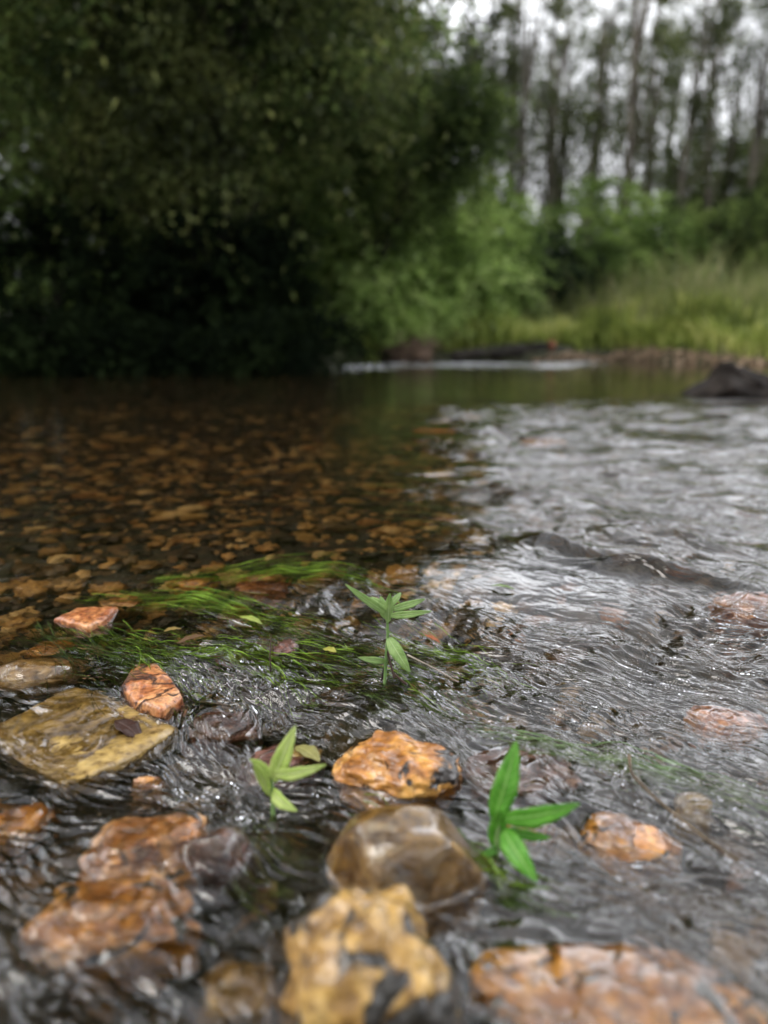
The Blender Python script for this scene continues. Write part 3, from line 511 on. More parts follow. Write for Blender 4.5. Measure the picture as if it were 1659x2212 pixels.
def make_tree(name, label, cat, height, crown_r, lo, seed, barkm, leafm, n_spray=450, nleaf=34, size=0.07, lean=(0, 0), trunk_r=0.09, spray_len=0.5, droop=0.5, holes=0.15, group=None, limbs=14, fork=False, shape='round', aspect=0.42, bias=(0, 0)):
    r_ = np.random.default_rng(seed); root = thing(name, label, cat, group=group)
    tt = np.linspace(0, 1, 14); path = np.stack([lean[0]*tt**1.5+0.05*height*0.3*np.sin(tt*5+seed), lean[1]*tt**1.5+0.02*height*np.cos(tt*4+seed), tt*height*0.93-0.15], 1)
    A = Acc(); A.add(*tube(path, trunk_r*(1-tt*0.85), 8))
    # crown clusters
    u = r_.normal(size=(n_spray*3, 3)); u /= np.linalg.norm(u, axis=1)[:, None]; rad = r_.random(n_spray*3)**0.45
    zc = (lo+1)/2*height; hz = (1-lo)/2*height
    c = u*rad[:, None]*np.array([crown_r, crown_r, hz]); c[:, 2] += zc
    if shape == 'column': c[:, :2] *= (0.55+0.45*np.sin(c[:, 2:3]*2.2+seed))
    if shape == 'skirt': c[:, :2] *= np.clip(1.15-0.5*(c[:, 2:3]-lo*height)/(height*(1-lo)), 0.4, 1.2)
    k = np.clip(c[:, 2]/height, 0, 1); c[:, 0] += lean[0]*k**1.5+bias[0]*np.sin(k*math.pi); c[:, 1] += lean[1]*k**1.5+bias[1]*np.sin(k*math.pi)
    nz = noise3(c*0.9/max(crown_r, 0.6)*1.6+seed, seed % 9); c = c[nz > -0.35+holes][:n_spray]
    out = c-np.array([lean[0]*0.5, lean[1]*0.5, zc]); out /= np.linalg.norm(out, axis=1)[:, None]+1e-9; dirs = out*0.8+r_.normal(size=c.shape)*0.45; dirs /= np.linalg.norm(dirs, axis=1)[:, None]
    for i in r_.choice(len(c), min(limbs, len(c)), replace=False):
        e = c[i]; k0 = np.clip(e[2]/height*0.8-0.12, 0.12, 0.85); s0 = np.array([np.interp(k0, tt, path[:, q]) for q in range(3)])
        q = np.linspace(0, 1, 8)[:, None]; pth = s0*(1-q)+e*q; pth[:, 2] += np.sin(q[:, 0]*math.pi)*0.12*np.linalg.norm(e-s0)
        A.add(*tube(pth, trunk_r*0.38*(1-k0*0.5)*(1-q[:, 0]*0.85), 5))
    obj('trunk', A.mesh('trunk'), barkm, root)
    V, Fc = sprays(c, dirs, spray_len, nleaf, size, r_, droop, spread=spray_len*0.11, aspect=aspect)
    k = V.reshape(-1, 4, 3)[:, :, 2].min(1) > 0.02; V = V.reshape(-1, 4, 3)[k].reshape(-1, 3); Fc = np.arange(len(V)).reshape(-1, 4)
    obj('crown', mesh_np('crown', V, Fc, False), leafm, root)
    return root
bk_dark = bark_mat('dark_bark', (0.012, 0.01, 0.007), (0.035, 0.028, 0.02)); bk_grey = bark_mat('grey_bark', (0.09, 0.075, 0.06), (0.26, 0.23, 0.19))
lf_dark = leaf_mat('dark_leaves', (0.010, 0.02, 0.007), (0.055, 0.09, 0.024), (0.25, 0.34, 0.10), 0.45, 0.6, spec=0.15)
lf_shade_tint = leaf_mat('shade_tinted_leaves', (0.003, 0.006, 0.003), (0.007, 0.012, 0.005), (0.022, 0.036, 0.012), 0.15, 0.8, spec=0.03)  # leaf colour darkened to paint in shade under the overhanging canopy
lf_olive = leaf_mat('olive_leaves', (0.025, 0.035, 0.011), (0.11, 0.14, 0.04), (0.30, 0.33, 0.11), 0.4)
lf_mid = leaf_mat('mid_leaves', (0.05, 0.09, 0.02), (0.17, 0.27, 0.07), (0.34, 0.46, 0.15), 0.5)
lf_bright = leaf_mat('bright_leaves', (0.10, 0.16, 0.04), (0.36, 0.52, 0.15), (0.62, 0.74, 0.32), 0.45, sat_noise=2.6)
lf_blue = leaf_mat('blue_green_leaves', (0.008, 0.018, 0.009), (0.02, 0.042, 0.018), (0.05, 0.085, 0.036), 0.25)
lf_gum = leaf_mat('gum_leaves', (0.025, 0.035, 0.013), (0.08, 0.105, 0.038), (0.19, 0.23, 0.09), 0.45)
def gz(x, y): return float(ground_z(np.float64(x), np.float64(y)))
def put(t, x, y, rz=0, s=1.0): t.location = (x, y, gz(x, y)-0.03); t.rotation_euler = (0, 0, rz); t.scale = (s, s, s); return t
# dark wood on the left bank
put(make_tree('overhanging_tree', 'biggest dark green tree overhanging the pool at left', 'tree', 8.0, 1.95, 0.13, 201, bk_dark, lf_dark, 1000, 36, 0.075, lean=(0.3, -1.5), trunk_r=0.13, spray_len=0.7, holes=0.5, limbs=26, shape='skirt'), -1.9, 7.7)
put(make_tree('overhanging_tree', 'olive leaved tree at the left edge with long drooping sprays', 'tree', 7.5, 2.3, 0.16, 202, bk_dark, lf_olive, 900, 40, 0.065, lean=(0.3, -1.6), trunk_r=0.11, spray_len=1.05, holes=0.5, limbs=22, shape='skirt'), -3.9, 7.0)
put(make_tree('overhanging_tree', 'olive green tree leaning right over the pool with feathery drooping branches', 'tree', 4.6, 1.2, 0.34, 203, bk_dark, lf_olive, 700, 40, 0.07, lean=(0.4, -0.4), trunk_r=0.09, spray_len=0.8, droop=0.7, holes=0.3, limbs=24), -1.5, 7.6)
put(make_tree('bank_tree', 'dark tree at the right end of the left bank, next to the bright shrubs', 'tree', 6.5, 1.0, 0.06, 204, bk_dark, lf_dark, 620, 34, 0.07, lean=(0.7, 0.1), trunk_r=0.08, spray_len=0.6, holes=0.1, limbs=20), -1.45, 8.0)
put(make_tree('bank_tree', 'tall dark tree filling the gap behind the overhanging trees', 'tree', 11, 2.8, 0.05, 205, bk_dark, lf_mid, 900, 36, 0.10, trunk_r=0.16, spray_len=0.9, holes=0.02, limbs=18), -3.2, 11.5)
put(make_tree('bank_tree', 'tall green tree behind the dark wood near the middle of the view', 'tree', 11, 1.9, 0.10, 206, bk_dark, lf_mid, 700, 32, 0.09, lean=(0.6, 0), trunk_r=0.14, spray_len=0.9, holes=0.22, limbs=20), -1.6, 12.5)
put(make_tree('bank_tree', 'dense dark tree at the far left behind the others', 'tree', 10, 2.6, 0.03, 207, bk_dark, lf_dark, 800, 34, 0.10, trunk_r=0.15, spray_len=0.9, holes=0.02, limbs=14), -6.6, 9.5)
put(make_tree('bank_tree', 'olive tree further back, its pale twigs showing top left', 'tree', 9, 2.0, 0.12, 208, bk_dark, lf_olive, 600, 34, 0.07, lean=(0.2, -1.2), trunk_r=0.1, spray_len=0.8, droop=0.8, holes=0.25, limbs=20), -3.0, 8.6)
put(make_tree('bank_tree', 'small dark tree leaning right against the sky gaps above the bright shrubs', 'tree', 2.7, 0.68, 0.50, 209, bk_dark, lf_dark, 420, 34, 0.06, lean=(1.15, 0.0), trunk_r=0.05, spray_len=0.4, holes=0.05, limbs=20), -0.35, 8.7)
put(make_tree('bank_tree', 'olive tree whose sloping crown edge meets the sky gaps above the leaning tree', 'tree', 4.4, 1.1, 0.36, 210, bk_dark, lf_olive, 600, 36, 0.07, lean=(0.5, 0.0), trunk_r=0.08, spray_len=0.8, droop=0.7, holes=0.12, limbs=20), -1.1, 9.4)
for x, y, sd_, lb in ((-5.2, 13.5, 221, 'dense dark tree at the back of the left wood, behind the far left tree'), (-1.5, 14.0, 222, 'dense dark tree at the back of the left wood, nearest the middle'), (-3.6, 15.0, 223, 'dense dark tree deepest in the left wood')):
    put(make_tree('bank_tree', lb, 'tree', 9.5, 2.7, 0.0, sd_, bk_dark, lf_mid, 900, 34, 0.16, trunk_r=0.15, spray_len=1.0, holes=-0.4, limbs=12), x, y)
for i, (x, y, h, r, sd_, mt, lb) in enumerate([(-2.9, 7.0, 1.3, 0.9, 301, lf_shade_tint, 'low dark bush in deep shade on the left bank'), (-1.5, 7.0, 1.2, 0.9, 302, lf_shade_tint, 'low dark bush under the biggest overhanging tree'),
        (-1.1, 6.9, 1.1, 0.35, 303, lf_shade_tint, 'dark bush at the corner of the left bank'), (-4.4, 6.7, 1.4, 0.9, 304, lf_shade_tint, 'dark bush at the far left of the bank'), (-2.2, 9.3, 2.4, 1.6, 305, lf_shade_tint, 'tall shaded bush deep inside the left wood'), (-4.6, 9.3, 2.6, 1.7, 306, lf_shade_tint, 'broad shaded bush deep inside the wood at the left edge')]):
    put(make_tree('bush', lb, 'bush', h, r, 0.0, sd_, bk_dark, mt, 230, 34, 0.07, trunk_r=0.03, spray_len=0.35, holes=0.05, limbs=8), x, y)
lp = make_tree('added_bank_plant', 'added low dark plant overhanging the shaded left waterline', 'plant', 0.5, 0.42, 0.0, 330, bk_dark, lf_shade_tint, 110, 30, 0.06, trunk_r=0.015, spray_len=0.28, droop=0.9, holes=-0.2, limbs=6, group='low plants along the shaded left bank')  # plants added with shade-dark leaves to cover a lit strip of bank
for i in range(13):
    x = -4.9+0.35*i; y = float(bank_y(np.float64(x)))-0.02
    if i == 0: put(lp, x, y, 0, 1.0)
    else: dup(lp, (x, y, gz(x, y)-0.03), i*1.7, 0.8+0.35*((i*7) % 5)/5)
# bright shrubs in the centre
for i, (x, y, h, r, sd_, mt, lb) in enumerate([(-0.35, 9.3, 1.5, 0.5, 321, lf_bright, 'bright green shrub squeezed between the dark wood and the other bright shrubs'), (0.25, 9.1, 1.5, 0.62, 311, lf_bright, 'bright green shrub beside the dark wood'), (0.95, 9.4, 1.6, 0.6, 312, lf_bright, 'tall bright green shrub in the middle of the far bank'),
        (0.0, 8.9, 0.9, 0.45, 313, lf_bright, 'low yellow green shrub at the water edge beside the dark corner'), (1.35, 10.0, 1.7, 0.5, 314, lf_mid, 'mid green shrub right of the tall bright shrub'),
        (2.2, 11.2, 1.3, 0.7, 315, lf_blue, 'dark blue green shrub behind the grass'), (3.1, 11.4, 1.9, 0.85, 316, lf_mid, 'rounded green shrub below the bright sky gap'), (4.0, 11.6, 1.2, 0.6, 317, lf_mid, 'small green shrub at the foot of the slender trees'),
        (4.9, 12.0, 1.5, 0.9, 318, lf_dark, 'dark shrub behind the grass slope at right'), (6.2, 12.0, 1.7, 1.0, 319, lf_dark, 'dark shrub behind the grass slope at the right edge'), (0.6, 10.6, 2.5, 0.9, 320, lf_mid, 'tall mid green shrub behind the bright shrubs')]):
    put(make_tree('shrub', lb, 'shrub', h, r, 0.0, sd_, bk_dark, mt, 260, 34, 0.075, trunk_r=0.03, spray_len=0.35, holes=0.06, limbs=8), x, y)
# slender trees across the stream
sl = [make_tree('slender_tree', 'slender tall tree with a pale trunk and thin crown across the stream', 'tree', 7.2, 0.95, 0.22, 401+k, bk_grey, lf_gum, 150, 26, 0.085, lean=(0.3*(k-1), 0), trunk_r=0.06, spray_len=0.5, droop=0.5, holes=0.40, limbs=26, shape='column', group='slender trees across the stream') for k in range(4)]
rs = random.Random(12); used = [0]*4
spots = [(1.9, 15.5), (2.6, 17.2), (3.5, 16.0), (4.9, 16.6), (5.6, 17.8), (6.2, 15.8), (7.2, 17.0), (8.0, 16.2), (8.9, 17.4), (9.6, 16.0), (1.0, 16.4), (0.2, 17.5), (10.6, 17.5), (11.8, 16.5), (4.2, 14.6), (9.0, 14.6), (0.9, 14.2), (1.5, 15.2), (2.3, 14.6), (5.4, 14.8), (6.7, 15.0), (6.6, 19), (3.0, 15.6), (4.3, 17.6), (3.9, 19.5), (4.7, 18.2)]
for i, (x, y) in enumerate(spots):
    k = i % 4; s_ = rs.uniform(0.85, 1.12)
    if not used[k]: put(sl[k], x, y, rs.uniform(0, 6.28), s_); used[k] = 1
    else: dup(sl[k], (x, y, gz(x, y)-0.03), rs.uniform(0, 6.28), s_)
# dark understorey behind
und = make_tree('understorey_tree', 'low dark tree in the shaded understorey behind the slender trunks', 'tree', 3.6, 1.7, 0.0, 420, bk_dark, lf_dark, 420, 34, 0.12, trunk_r=0.07, spray_len=0.6, holes=0.02, limbs=10, group='dark understorey trees behind the slender trunks')
for i, (x, y, s_) in enumerate([(1.2, 18.5, 0.62), (3.4, 19.0, 0.55), (5.4, 19.2, 0.58), (7.3, 18.4, 1.0), (9.4, 18.8, 1.1), (11.6, 18.2, 1.1), (13.8, 18.5, 1.2), (6.9, 14.0, 0.55), (8.6, 13.8, 0.7), (16.5, 17, 1.3), (-1.2, 17, 1.3)]):
    if i == 0: put(und, x, y, 0, s_)
    else: dup(und, (x, y, gz(x, y)-0.03), i*1.3, s_)
# far wood beyond, one mass
r_ = np.random.default_rng(77); cs = np.stack([r_.uniform(-40, 50, 2600), r_.uniform(34, 44, 2600), r_.uniform(0, 1, 2600)], 1)
cs[:, 2] = cs[:, 2]*(1.8+0.7*np.sin(cs[:, 0]*0.7))+1.0; dd = r_.normal(size=cs.shape); dd /= np.linalg.norm(dd, axis=1)[:, None]
V, Fc = sprays(cs, dd, 1.4, 14, 0.55, r_, 0.3, 0.4, 0.6); tag(obj('distant_wood', mesh_np('distant_wood', V, Fc, False), lf_dark), 'distant dark line of woodland seen between the trunks', None, kind='stuff')

# grass
def grass(n, xr, yr, hr, mat, name, label, dens, seed, wd=0.012):
    r_ = np.random.default_rng(seed); x = r_.uniform(*xr, n); y = r_.uniform(*yr, n); k = dens(x, y); x, y = x[k], y[k]; n = len(x)
    h = r_.uniform(*hr, n)*(0.35+1.0*np.clip(noise2(x*1.6, y*1.6, 9)+0.5, 0, 1.1)); a = r_.uniform(0, 6.28, n); le = r_.uniform(0.1, 0.6, n)*h; b = r_.uniform(0, 6.28, n)
    base = np.stack([x, y, ground_z(x, y)-0.02], -1); sx = np.stack([np.cos(a), np.sin(a), a*0], -1)*wd*r_.uniform(0.6, 1.5, n)[:, None]; ln = np.stack([np.cos(b)*le, np.sin(b)*le, a*0], -1)
    up = np.array([0, 0, 1.]); mid = base+ln*0.3+up*h[:, None]*0.6; tip = base+ln+up*h[:, None]*0.95
    V = np.stack([base-sx, base+sx, mid+sx*0.8, mid-sx*0.8, mid-sx*0.8, mid+sx*0.8, tip+sx*0.1, tip-sx*0.1], 1).reshape(-1, 3)
    return tag(obj(name, mesh_np(name, V, np.arange(len(V)).reshape(-1, 4), False), mat), label, None, kind='stuff')
gr_m = leaf_mat('grass_mat', (0.10, 0.14, 0.03), (0.32, 0.40, 0.09), (0.62, 0.62, 0.24), 0.45, sat_noise=2.2)
grass(60000, (-0.2, 8.0), (6.0, 13.0), (0.13, 0.34), gr_m, 'grass', 'long yellow green grass on the far bank', lambda x, y: (y-bank_y(x) > -0.1+0.45*np.exp(-((x-2.7)/1.0)**2)) & ~((x > -0.1) & (x < 2.1) & (y < 8.8)), 51)
grass(6000, (1.6, 8.0), (7.5, 11.5), (0.45, 0.75), leaf_mat('seed_grass_mat', (0.10, 0.13, 0.04), (0.22, 0.26, 0.09), (0.40, 0.36, 0.20), 0.4), 'grass', 'taller seeding grass on the slope at right', lambda x, y: (y-bank_y(x) > 1.0), 52, 0.006)
0 and grass(5000, (-5, -0.3), (5.8, 8.5), (0.1, 0.3), lf_dark, 'grass', 'dark low growth along the shaded left bank', lambda x, y: (y-bank_y(x) > 0.0), 53)

# fallen log and root clump on the far bank
def far_log():
    p0 = at_y(975, 772, 8.3); p1 = at_y(1190, 748, 8.5); t = thing('fallen_log', 'dark fallen log with a reddish broken end lying along the far waterline', 'log', (p0[0], p0[1], 0))
    q = np.linspace(0, 1, 24)[:, None]; pa = (p0*(1-q)+p1*q) - np.array([p0[0], p0[1], 0]); pa[:, 2] += 0.012*np.sin(q[:, 0]*9); rd = 0.05+0.012*np.sin(q[:, 0]*13)+0.012*np.sin(q[:, 0]*31)
    v, f = tube(pa, rd, 10); obj('trunk', mesh_np('trunk', v, f), bk_dark, t)
    A = Acc()
    for k in range(3):
        s = pa[5+6*k]; e = s+np.array([0.1, -0.05, 0.14]); qq = np.linspace(0, 1, 6)[:, None]; A.add(*tube(s*(1-qq)+e*qq, 0.02*(1-qq[:, 0]*0.8), 5))
    obj('branch_stub', A.mesh('branch_stub'), bk_dark, t)
    v, f = stone_verts(0.10, 0.13, 0.065, 71, 3, 2, 10, 0.2); e = obj('broken_end', mesh_np('broken_end', v+pa[-1], f), bark_mat('red_wood', (0.16, 0.05, 0.025), (0.32, 0.12, 0.06), 30), t)
    e['label'] = 'reddish broken end of the log'
far_log()
def root_clump():
    p = at_y(890, 765, 8.45); t = thing('root_clump', 'brown tangle of roots and dry stems on the far bank below the shrubs', 'root clump', (p[0], p[1], 0.0)); r_ = np.random.default_rng(5); A = Acc(); B = Acc()
    v, f = stone_verts(0.46, 0.35, 0.16, 72, 4, 2, 10, 0.25); obj('earth', mesh_np('earth', v+np.array([0, 0, 0.06]), f), bark_mat('earth_mat', (0.06, 0.04, 0.025), (0.2, 0.13, 0.09), 14), t)
    for k in range(140):
        a = r_.uniform(0, 6.28); s = np.array([r_.uniform(-.22, .22), r_.uniform(-.15, .1), r_.uniform(0.05, 0.2)]); e = s+np.array([math.cos(a)*0.18, math.sin(a)*0.12, r_.uniform(-0.1, 0.16)]); q = np.linspace(0, 1, 6)[:, None]
        pt = s*(1-q)+e*q; pt[:, 2] += np.sin(q[:, 0]*3.1)*0.05; A.add(*tube(pt, 0.006*(1.1-q[:, 0]), 4))
    obj('roots', A.mesh('roots'), bark_mat('root_mat', (0.12, 0.08, 0.055), (0.32, 0.22, 0.16), 20), t)
root_clump()

# ------------------------------------------------------------------ seedlings
def leaf_mesh(base, tip, width, bend=0.15, seed=0, side=None, serr=0.0, fold=0.25, twist=0.0, n=16, m=5, wide_at=0.4):
    r_ = np.random.default_rng(seed); base = np.asarray(base, float); tip = np.asarray(tip, float); D = tip-base; Ln = np.linalg.norm(D); D = D/Ln
    if side is None: side = np.cross(D, FV)
    S_ = side-D*(side@D); S_ /= np.linalg.norm(S_); U_ = np.cross(S_, D)
    if U_[2] < 0: U_ = -U_
    t = np.linspace(0, 1, n); e = math.log(0.5)/math.log(wide_at); ww = np.sin(math.pi*np.clip(t, 0, 1)**e)**0.85*width/2+0.0004
    ww = ww*(1+serr*np.sin(t*n*2.1)) ; s = np.linspace(-1, 1, m)
    ctr = base+D*Ln*t[:, None]+U_*(np.sin(t*math.pi)*bend*Ln)[:, None]
    tw = twist*t; Sx = S_[None]*np.cos(tw)[:, None]+U_[None]*np.sin(tw)[:, None]; Ux = -S_[None]*np.sin(tw)[:, None]+U_[None]*np.cos(tw)[:, None]
    wav = 0.10*np.sin(t*17+seed)[:, None]*np.abs(s)[None]
    V = ctr[:, None]+Sx[:, None]*(s[None, :, None]*ww[:, None, None])+Ux[:, None]*((np.abs(s)[None]*fold+wav)*ww[:, None])[..., None]
    top = V.reshape(-1, 3); Nn_ = np.cross(D, S_); bot = top-U_*0.00035
    f = grid_faces(m, n); k = len(top); f2 = f[:, ::-1]+k
    ed = []
    for i in range(n-1): ed += [(i*m, (i+1)*m, (i+1)*m+k, i*m+k), ((i+1)*m-1, (i+1)*m-1+k, (i+2)*m-1+k, (i+2)*m-1)]
    me = mesh_np('leaf', np.concatenate([top, bot]), np.concatenate([f, f2, np.array(ed)]))
    a = me.attributes.new('across', 'FLOAT', 'POINT'); aa = np.tile(s, n); a.data.foreach_set('value', np.concatenate([aa, aa]).astype(np.float32))
    a = me.attributes.new('along', 'FLOAT', 'POINT'); aa = np.repeat(t, m); a.data.foreach_set('value', np.concatenate([aa, aa]).astype(np.float32))
    return me
def seed_leaf_mat(name, c1, c2, vein):
    m, Nn, Ll = new_mat(name); t = Nn.new('ShaderNodeTexCoord')
    n = Nn.new('ShaderNodeTexNoise'); n.inputs['Scale'].default_value = 120; n.inputs['Detail'].default_value = 5; Ll.new(t.outputs['Object'], n.inputs['Vector'])
    r = ramp(Nn, [(0.3, c1), (0.7, c2)]); Ll.new(n.outputs[0], r.inputs[0])
    ac = Nn.new('ShaderNodeAttribute'); ac.attribute_name = 'across'; al = Nn.new('ShaderNodeAttribute'); al.attribute_name = 'along'
    ab = Nn.new('ShaderNodeMath'); ab.operation = 'ABSOLUTE'; Ll.new(ac.outputs['Fac'], ab.inputs[0])
    vm = Nn.new('ShaderNodeMapRange'); vm.inputs['From Min'].default_value = 0.03; vm.inputs['From Max'].default_value = 0.16; vm.inputs['To Min'].default_value = 0.8; vm.inputs['To Max'].default_value = 0; Ll.new(ab.outputs[0], vm.inputs['Value'])
    # side veins
    sa = Nn.new('ShaderNodeMath'); sa.operation = 'MULTIPLY_ADD'; Ll.new(ab.outputs[0], sa.inputs[0]); sa.inputs[1].default_value = -0.16; Ll.new(al.outputs['Fac'], sa.inputs[2])
    sm = Nn.new('ShaderNodeMath'); sm.operation = 'MULTIPLY'; Ll.new(sa.outputs[0], sm.inputs[0]); sm.inputs[1].default_value = 62
    sn = Nn.new('ShaderNodeMath'); sn.operation = 'SINE'; Ll.new(sm.outputs[0], sn.inputs[0])
    sp_ = Nn.new('ShaderNodeMapRange'); sp_.inputs['From Min'].default_value = 0.8; sp_.inputs['From Max'].default_value = 1.0; sp_.inputs['To Max'].default_value = 0.4; Ll.new(sn.outputs[0], sp_.inputs['Value'])
    mxx = Nn.new('ShaderNodeMath'); mxx.operation = 'MAXIMUM'; Ll.new(vm.outputs[0], mxx.inputs[0]); Ll.new(sp_.outputs[0], mxx.inputs[1])
    mx = Nn.new('ShaderNodeMixRGB'); Ll.new(mxx.outputs[0], mx.inputs['Fac']); Ll.new(r.outputs[0], mx.inputs['Color1']); mx.inputs['Color2'].default_value = (*vein, 1)
    bp = Nn.new('ShaderNodeBump'); bp.inputs['Distance'].default_value = 0.0006; bp.invert = True; Ll.new(mxx.outputs[0], bp.inputs['Height'])
    b = Nn.new('ShaderNodeBsdfPrincipled'); Ll.new(mx.outputs[0], b.inputs['Base Color']); b.inputs['Roughness'].default_value = 0.4; Ll.new(bp.outputs[0], b.inputs['Normal'])
    tr = Nn.new('ShaderNodeBsdfTranslucent'); Ll.new(mx.outputs[0], tr.inputs[0]); ms = Nn.new('ShaderNodeMixShader'); ms.inputs[0].default_value = 0.4; Ll.new(b.outputs[0], ms.inputs[1]); Ll.new(tr.outputs[0], ms.inputs[2])
    o = Nn.new('ShaderNodeOutputMaterial'); Ll.new(ms.outputs[0], o.inputs[0]); return m
SM = {'mid': seed_leaf_mat('seedling_green', (0.26, 0.42, 0.12), (0.42, 0.60, 0.22), (0.54, 0.70, 0.34)), 'yel': seed_leaf_mat('seedling_lime', (0.50, 0.66, 0.16), (0.68, 0.80, 0.30), (0.72, 0.82, 0.42)),
      'deep': seed_leaf_mat('seedling_deep', (0.10, 0.34, 0.03), (0.19, 0.52, 0.06), (0.34, 0.62, 0.16))}
stem_m = bark_mat('stem_green', (0.10, 0.20, 0.05), (0.2, 0.32, 0.1), 60); stem_d = bark_mat('stem_dark', (0.02, 0.012, 0.008), (0.07, 0.04, 0.025), 60)
def seedling(label, basec, y, stem_px, leaves, mat, stem_r=0.0012, stemmat=None, cat='seedling', lm=None):
    b0 = at_y(basec[0], basec[1], y); t = thing('seedling', label, cat, tuple(b0))
    pts = np.array([at_y(c, r, y+dy) for (c, r, dy) in stem_px]); pts[0] += np.array([0, 0, -0.03])
    q = np.linspace(0, len(pts)-1, 24); pp = np.stack([np.interp(q, np.arange(len(pts)), pts[:, k]) for k in range(3)], 1)
    for _ in range(2): pp[1:-1] = (pp[:-2]+pp[1:-1]*2+pp[2:])/4
    v, f = tube(pp-b0, np.linspace(stem_r*1.3, stem_r*0.6, 24), 7); obj('stem', mesh_np('stem', v, f), stemmat or stem_m, t)
    for i, (c0, r0, d0, c1, r1, d1, wpx, bend, *rest) in enumerate(leaves):
        a = at_y(c0, r0, y+d0)-b0; e = at_y(c1, r1, y+d1)-b0; wd = wpx/2212/F*y*0.95
        tw = rest[0] if rest else 0.0
        me = leaf_mesh(a, e, wd, bend, seed=i, twist=tw, serr=0.03, fold=0.3); obj('leaf', me, mat, t)
    return t
yA = at_z(832, 1475)[1]
seedling('slim green seedling with narrow leaves standing in the middle of the stream', (832, 1475), yA,
    [(828, 1475, 0), (834, 1420, 0), (838, 1370, 0), (836, 1330, 0), (838, 1292, 0)],
    [(836, 1325, 0, 746, 1262, -0.01, 17, 0.10), (836, 1312, 0, 800, 1290, 0.012, 15, 0.12), (836, 1338, 0.0, 822, 1288, 0.006, 24, 0.04), (838, 1345, -0.002, 842, 1282, -0.006, 20, 0.05), (840, 1318, 0, 918, 1294, 0.01, 17, 0.12),
     (838, 1312, 0, 866, 1280, 0.012, 14, 0.14), (838, 1330, 0, 932, 1320, -0.008, 16, 0.12), (838, 1376, 0, 886, 1452, -0.016, 30, 0.12), (834, 1428, 0, 774, 1420, -0.006, 15, 0.12)], SM['mid'], 0.0013)
t_ = bpy.context.scene.objects['seedling']
v1 = [tube(np.stack([np.linspace(a[0], b_[0], 8), np.linspace(a[1], b_[1], 8), np.linspace(a[2], b_[2], 8)], 1)-np.array(t_.location), 0.0011, 6) for a, b_ in ((at_y(836, 1405, yA), at_y(852, 1465, yA-0.006)), (at_y(834, 1425, yA), at_y(824, 1470, yA+0.004)), (at_y(850, 1455, yA-0.004), at_y(880, 1480, yA-0.01)))]
A = Acc(); [A.add(*q) for q in v1]; obj('root', A.mesh('root'), stem_d, t_)
yB = at_z(586, 1725)[1]
seedling('small yellow green seedling with upright leaves in front of the purple red stone', (586, 1730), yB,
    [(588, 1735, 0), (588, 1700, 0), (586, 1670, 0)],
    [(588, 1690, 0, 638, 1568, 0.0, 44, 0.06), (590, 1672, 0, 704, 1652, -0.012, 30, 0.14), (586, 1678, 0, 540, 1640, -0.006, 22, 0.10), (584, 1720, 0, 548, 1650, -0.012, 26, 0.05), (588, 1706, 0, 642, 1752, -0.02, 34, 0.12)], SM['yel'], 0.0013)
yC = at_z(1072, 1835)[1]
seedling('bold green seedling with long blades at right of the round brown boulder', (1072, 1840), yC,
    [(1070, 1850, 0), (1074, 1810, 0), (1080, 1765, 0)],
    [(1066, 1775, 0, 1116, 1600, 0.012, 62, 0.05), (1080, 1768, 0, 1252, 1736, -0.006, 50, 0.12), (1072, 1838, 0.002, 1080, 1750, -0.006, 44, 0.05), (1086, 1792, 0, 1160, 1905, -0.028, 54, 0.10), (1090, 1790, 0, 1190, 1810, 0.004, 24, 0.08), (1072, 1830, 0, 1040, 1845, -0.01, 22, 0.1)], SM['deep'], 0.0018)

# ------------------------------------------------------------------ green weed streaming in the current
def weed(label, pts, width, n, length, seed, mat, zoff=0.0015, rad=0.00034, wig=0.007, zlo=-0.013):
    """strands that follow a polyline given in the picture's water plane"""
    r_ = np.random.default_rng(seed); P = np.array([at_z(c, r, 0.0)[:2] for c, r in pts]); seg = np.linalg.norm(np.diff(P, axis=0), axis=1); cum = np.concatenate([[0], np.cumsum(seg)]); Lt = cum[-1]; org = np.array([P[0, 0], P[0, 1], 0]); V = []; 
    m_ = 22; A = Acc()
    for k in range(n):
        ln = length*r_.uniform(0.45, 1.2); s0 = r_.uniform(-0.1, max(Lt-ln*0.6, 0.02)); s = s0+np.linspace(0, 1, m_)*ln; w0 = r_.normal()*width*0.5; 
        x = np.interp(s, cum, P[:, 0]); y = np.interp(s, cum, P[:, 1]); over = np.clip(s-Lt, 0, None); dl = (P[-1]-P[-2])/seg[-1]; x += over*dl[0]; y += over*dl[1]
        under = np.clip(-s, 0, None); d0 = (P[1]-P[0])/seg[0]; x -= under*d0[0]; y -= under*d0[1]
        tn = np.gradient(np.stack([x, y], 1), axis=0); tn /= np.linalg.norm(tn, axis=1)[:, None]; nn = np.stack([-tn[:, 1], tn[:, 0]], 1); ph = r_.uniform(0, 6.28); fr = r_.uniform(2, 5)
        off = w0*(1+0.5*r_.normal()*np.linspace(0, 1, m_)) + r_.normal()*ln*0.16*(np.linspace(0, 1, m_)-0.4)**1 + wig*np.sin(np.linspace(0, fr, m_)+ph)*np.linspace(0.2, 1, m_)
        x = x+nn[:, 0]*off; y = y+nn[:, 1]*off; zt = water_z(x, y); lift = r_.uniform(zlo, zoff)+0.002*np.sin(np.linspace(0, 5, m_)+ph)
        A.add(*tube(np.stack([x, y, zt+lift], 1)-org, rad*r_.uniform(0.6, 1.3)*np.linspace(1, 0.5, m_), 3))
    o = obj('water_weed', A.mesh('water_weed'), mat, loc=tuple(org)); return tag(o, label, 'water weed')
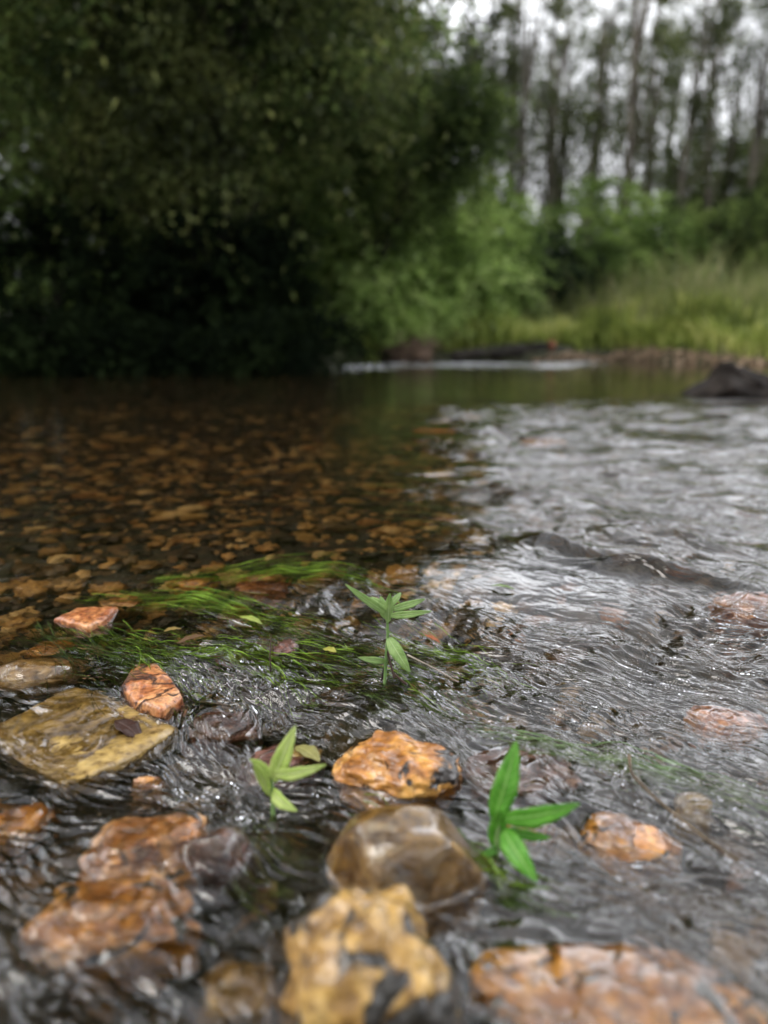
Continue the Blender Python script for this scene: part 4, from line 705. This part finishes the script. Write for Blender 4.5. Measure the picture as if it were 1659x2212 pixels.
wm = leaf_mat('weed_mat', (0.03, 0.055, 0.006), (0.15, 0.28, 0.02), (0.38, 0.60, 0.08), 0.3, 0.25, 30); wm2 = leaf_mat('weed_pale', (0.10, 0.16, 0.06), (0.2, 0.32, 0.12), (0.32, 0.48, 0.22), 0.3, 0.25, 30)
wm3 = leaf_mat('weed_dark', (0.015, 0.03, 0.005), (0.05, 0.09, 0.012), (0.12, 0.2, 0.03), 0.3, 0.25, 30)
weed('farthest tuft of green weed lying just above the long thin rusty stone', [(500, 1262), (600, 1256), (720, 1262), (800, 1285)], 0.022, 110, 0.20, 1, wm)
weed('bright green weed streaming right from the smooth orange stone', [(340, 1300), (420, 1302), (520, 1318), (620, 1350), (700, 1380)], 0.022, 150, 0.17, 2, wm)
weed('green weed trailing past the cracked salmon stone', [(230, 1370), (290, 1395), (340, 1450), (400, 1510)], 0.022, 120, 0.12, 3, wm)
weed('tangled green weed left of the slim seedling', [(430, 1400), (520, 1410), (600, 1450), (680, 1500)], 0.05, 150, 0.10, 4, wm)
weed('sparse weed in the white water below the slim seedling', [(640, 1400), (740, 1430), (860, 1480), (990, 1540)], 0.045, 90, 0.09, 5, wm)
weed('dark olive weed clinging beside the slim seedling foot', [(800, 1440), (900, 1470), (1000, 1530)], 0.04, 150, 0.12, 6, wm3)
weed('dark brown green weed at the left between the stones', [(180, 1390), (250, 1430), (330, 1500)], 0.05, 240, 0.12, 7, wm3)
weed('pale green weed streaming under ripples at the lower right', [(1295, 1625), (1380, 1640), (1500, 1675), (1680, 1725)], 0.010, 110, 0.14, 8, wm2, zoff=0.001)
weed('thin green weed on the bright tongue of water right of the seedling', [(930, 1390), (1000, 1420), (1080, 1470)], 0.03, 90, 0.10, 9, wm)
weed('short green weed round the foot of the bold seedling', [(1030, 1850), (1090, 1880), (1170, 1930)], 0.02, 80, 0.05, 10, wm)

# ------------------------------------------------------------------ fallen leaves and twigs
def fallen(label, c0, r0, c1, r1, wpx, col, seed, lift=0.003, name='fallen_leaf'):
    a = at_z(c0, r0, 0.0); b_ = at_z(c1, r1, 0.0); z0 = float(water_z(a[0], a[1]))+lift; z1 = float(water_z(b_[0], b_[1]))+lift
    me = leaf_mesh(np.array([0, 0, 0.]), np.array([b_[0]-a[0], b_[1]-a[1], z1-z0]), wpx/2212/F*a[1]/0.5, 0.06, seed, side=np.cross(b_-a, np.array([0, 0, 1.])), fold=0.2, wide_at=0.48)
    m = seed_leaf_mat('fallen_leaf_mat', tuple(x*0.75 for x in col), col, tuple(min(1, x*1.25) for x in col)); return tag(obj(name, me, m, loc=(a[0], a[1], z0)), label, 'leaf')
fallen('yellow green leaf caught on the bright weed', 518, 1342, 566, 1352, 10, (0.42, 0.5, 0.10), 1)
fallen('long brown leaf lying on the tangled weed', 384, 1396, 442, 1383, 10, (0.20, 0.11, 0.05), 2)
fallen('tan dead leaf just above the long brown leaf', 355, 1370, 392, 1362, 8, (0.40, 0.28, 0.08), 3)
fallen('small yellow leaf left of the slim seedling', 698, 1406, 726, 1414, 11, (0.5, 0.48, 0.08), 4)
fallen('dark maroon leaf stuck on the corner of the tan slab', 250, 1568, 304, 1590, 24, (0.07, 0.03, 0.02), 5, 0.002)
fallen('curled yellow leaf behind the small yellow green seedling', 640, 1605, 690, 1640, 20, (0.38, 0.36, 0.12), 6)
fallen('orange scrap of leaf on the bright tongue of water', 918, 1368, 950, 1376, 6, (0.5, 0.14, 0.03), 7)
fallen('yellow green leaf floating in the tangle below the rounded stones', 330, 1488, 374, 1478, 11, (0.25, 0.28, 0.06), 8)
fallen('pale green leaf at the edge of the tongue above the seedling', 1060, 1305, 1110, 1312, 6, (0.25, 0.35, 0.12), 9)
def twig(label, pts, rad, mat):
    P = np.array([at_z(c, r, 0.0) for c, r, z in pts]); P[:, 2] = [float(water_z(p[0], p[1]))+z for p, (_, _, z) in zip(P, pts)]; q = np.linspace(0, len(P)-1, 20)
    pp = np.stack([np.interp(q, np.arange(len(P)), P[:, k]) for k in range(3)], 1); pp[1:-1] = (pp[:-2]+pp[1:-1]*2+pp[2:])/4; v, f = tube(pp-P[0], np.linspace(rad, rad*0.6, 20), 6); return tag(obj('twig', mesh_np('twig', v, f), mat, loc=tuple(P[0])), label, 'twig')
twig('thin dark twig standing in the tangled weed', [(586, 1462, -0.01), (584, 1450, 0.012), (588, 1440, 0.03)], 0.0008, stem_d)
twig('pale curved stem lying in the ripples right of the slim seedling', [(880, 1430, 0.003), (940, 1465, 0.004), (990, 1490, 0.002)], 0.0008, bark_mat('pale_stem', (0.25, 0.2, 0.14), (0.4, 0.34, 0.25), 60))
twig('brown curved stem crossing the pale weed at lower right', [(1358, 1640, 0.003), (1362, 1680, 0.004), (1420, 1730, 0.004), (1520, 1790, 0.002), (1600, 1830, -0.002)], 0.0013, bark_mat('brown_stem', (0.08, 0.06, 0.035), (0.18, 0.13, 0.08), 60))

# ------------------------------------------------------------------ labels for look-alike plants, by their order from the left
ORD = ['leftmost', 'second', 'third', 'fourth', 'fifth', 'sixth', 'seventh', 'eighth', 'ninth', 'tenth', 'eleventh', 'twelfth', 'thirteenth', 'fourteenth', 'fifteenth', 'sixteenth', 'seventeenth', 'eighteenth', 'nineteenth', 'twentieth', 'twenty-first', 'twenty-second', 'twenty-third', 'twenty-fourth', 'twenty-fifth', 'twenty-sixth', 'twenty-seventh']
for grp, word in (('slender trees across the stream', 'slender pale-trunked trees across the stream'), ('dark understorey trees behind the slender trunks', 'low dark trees behind the slender trunks'), ('low plants along the shaded left bank', 'low dark plants overhanging the left waterline')):
    L_ = sorted([o for o in C.objects if o.get('group') == grp], key=lambda o: o.location.x/o.location.y)
    for i, o in enumerate(L_): o['label'] = ('leftmost of the ' + word) if i == 0 else ('rightmost of the ' + word) if i == len(L_)-1 else ORD[i] + ' from the left of the ' + word
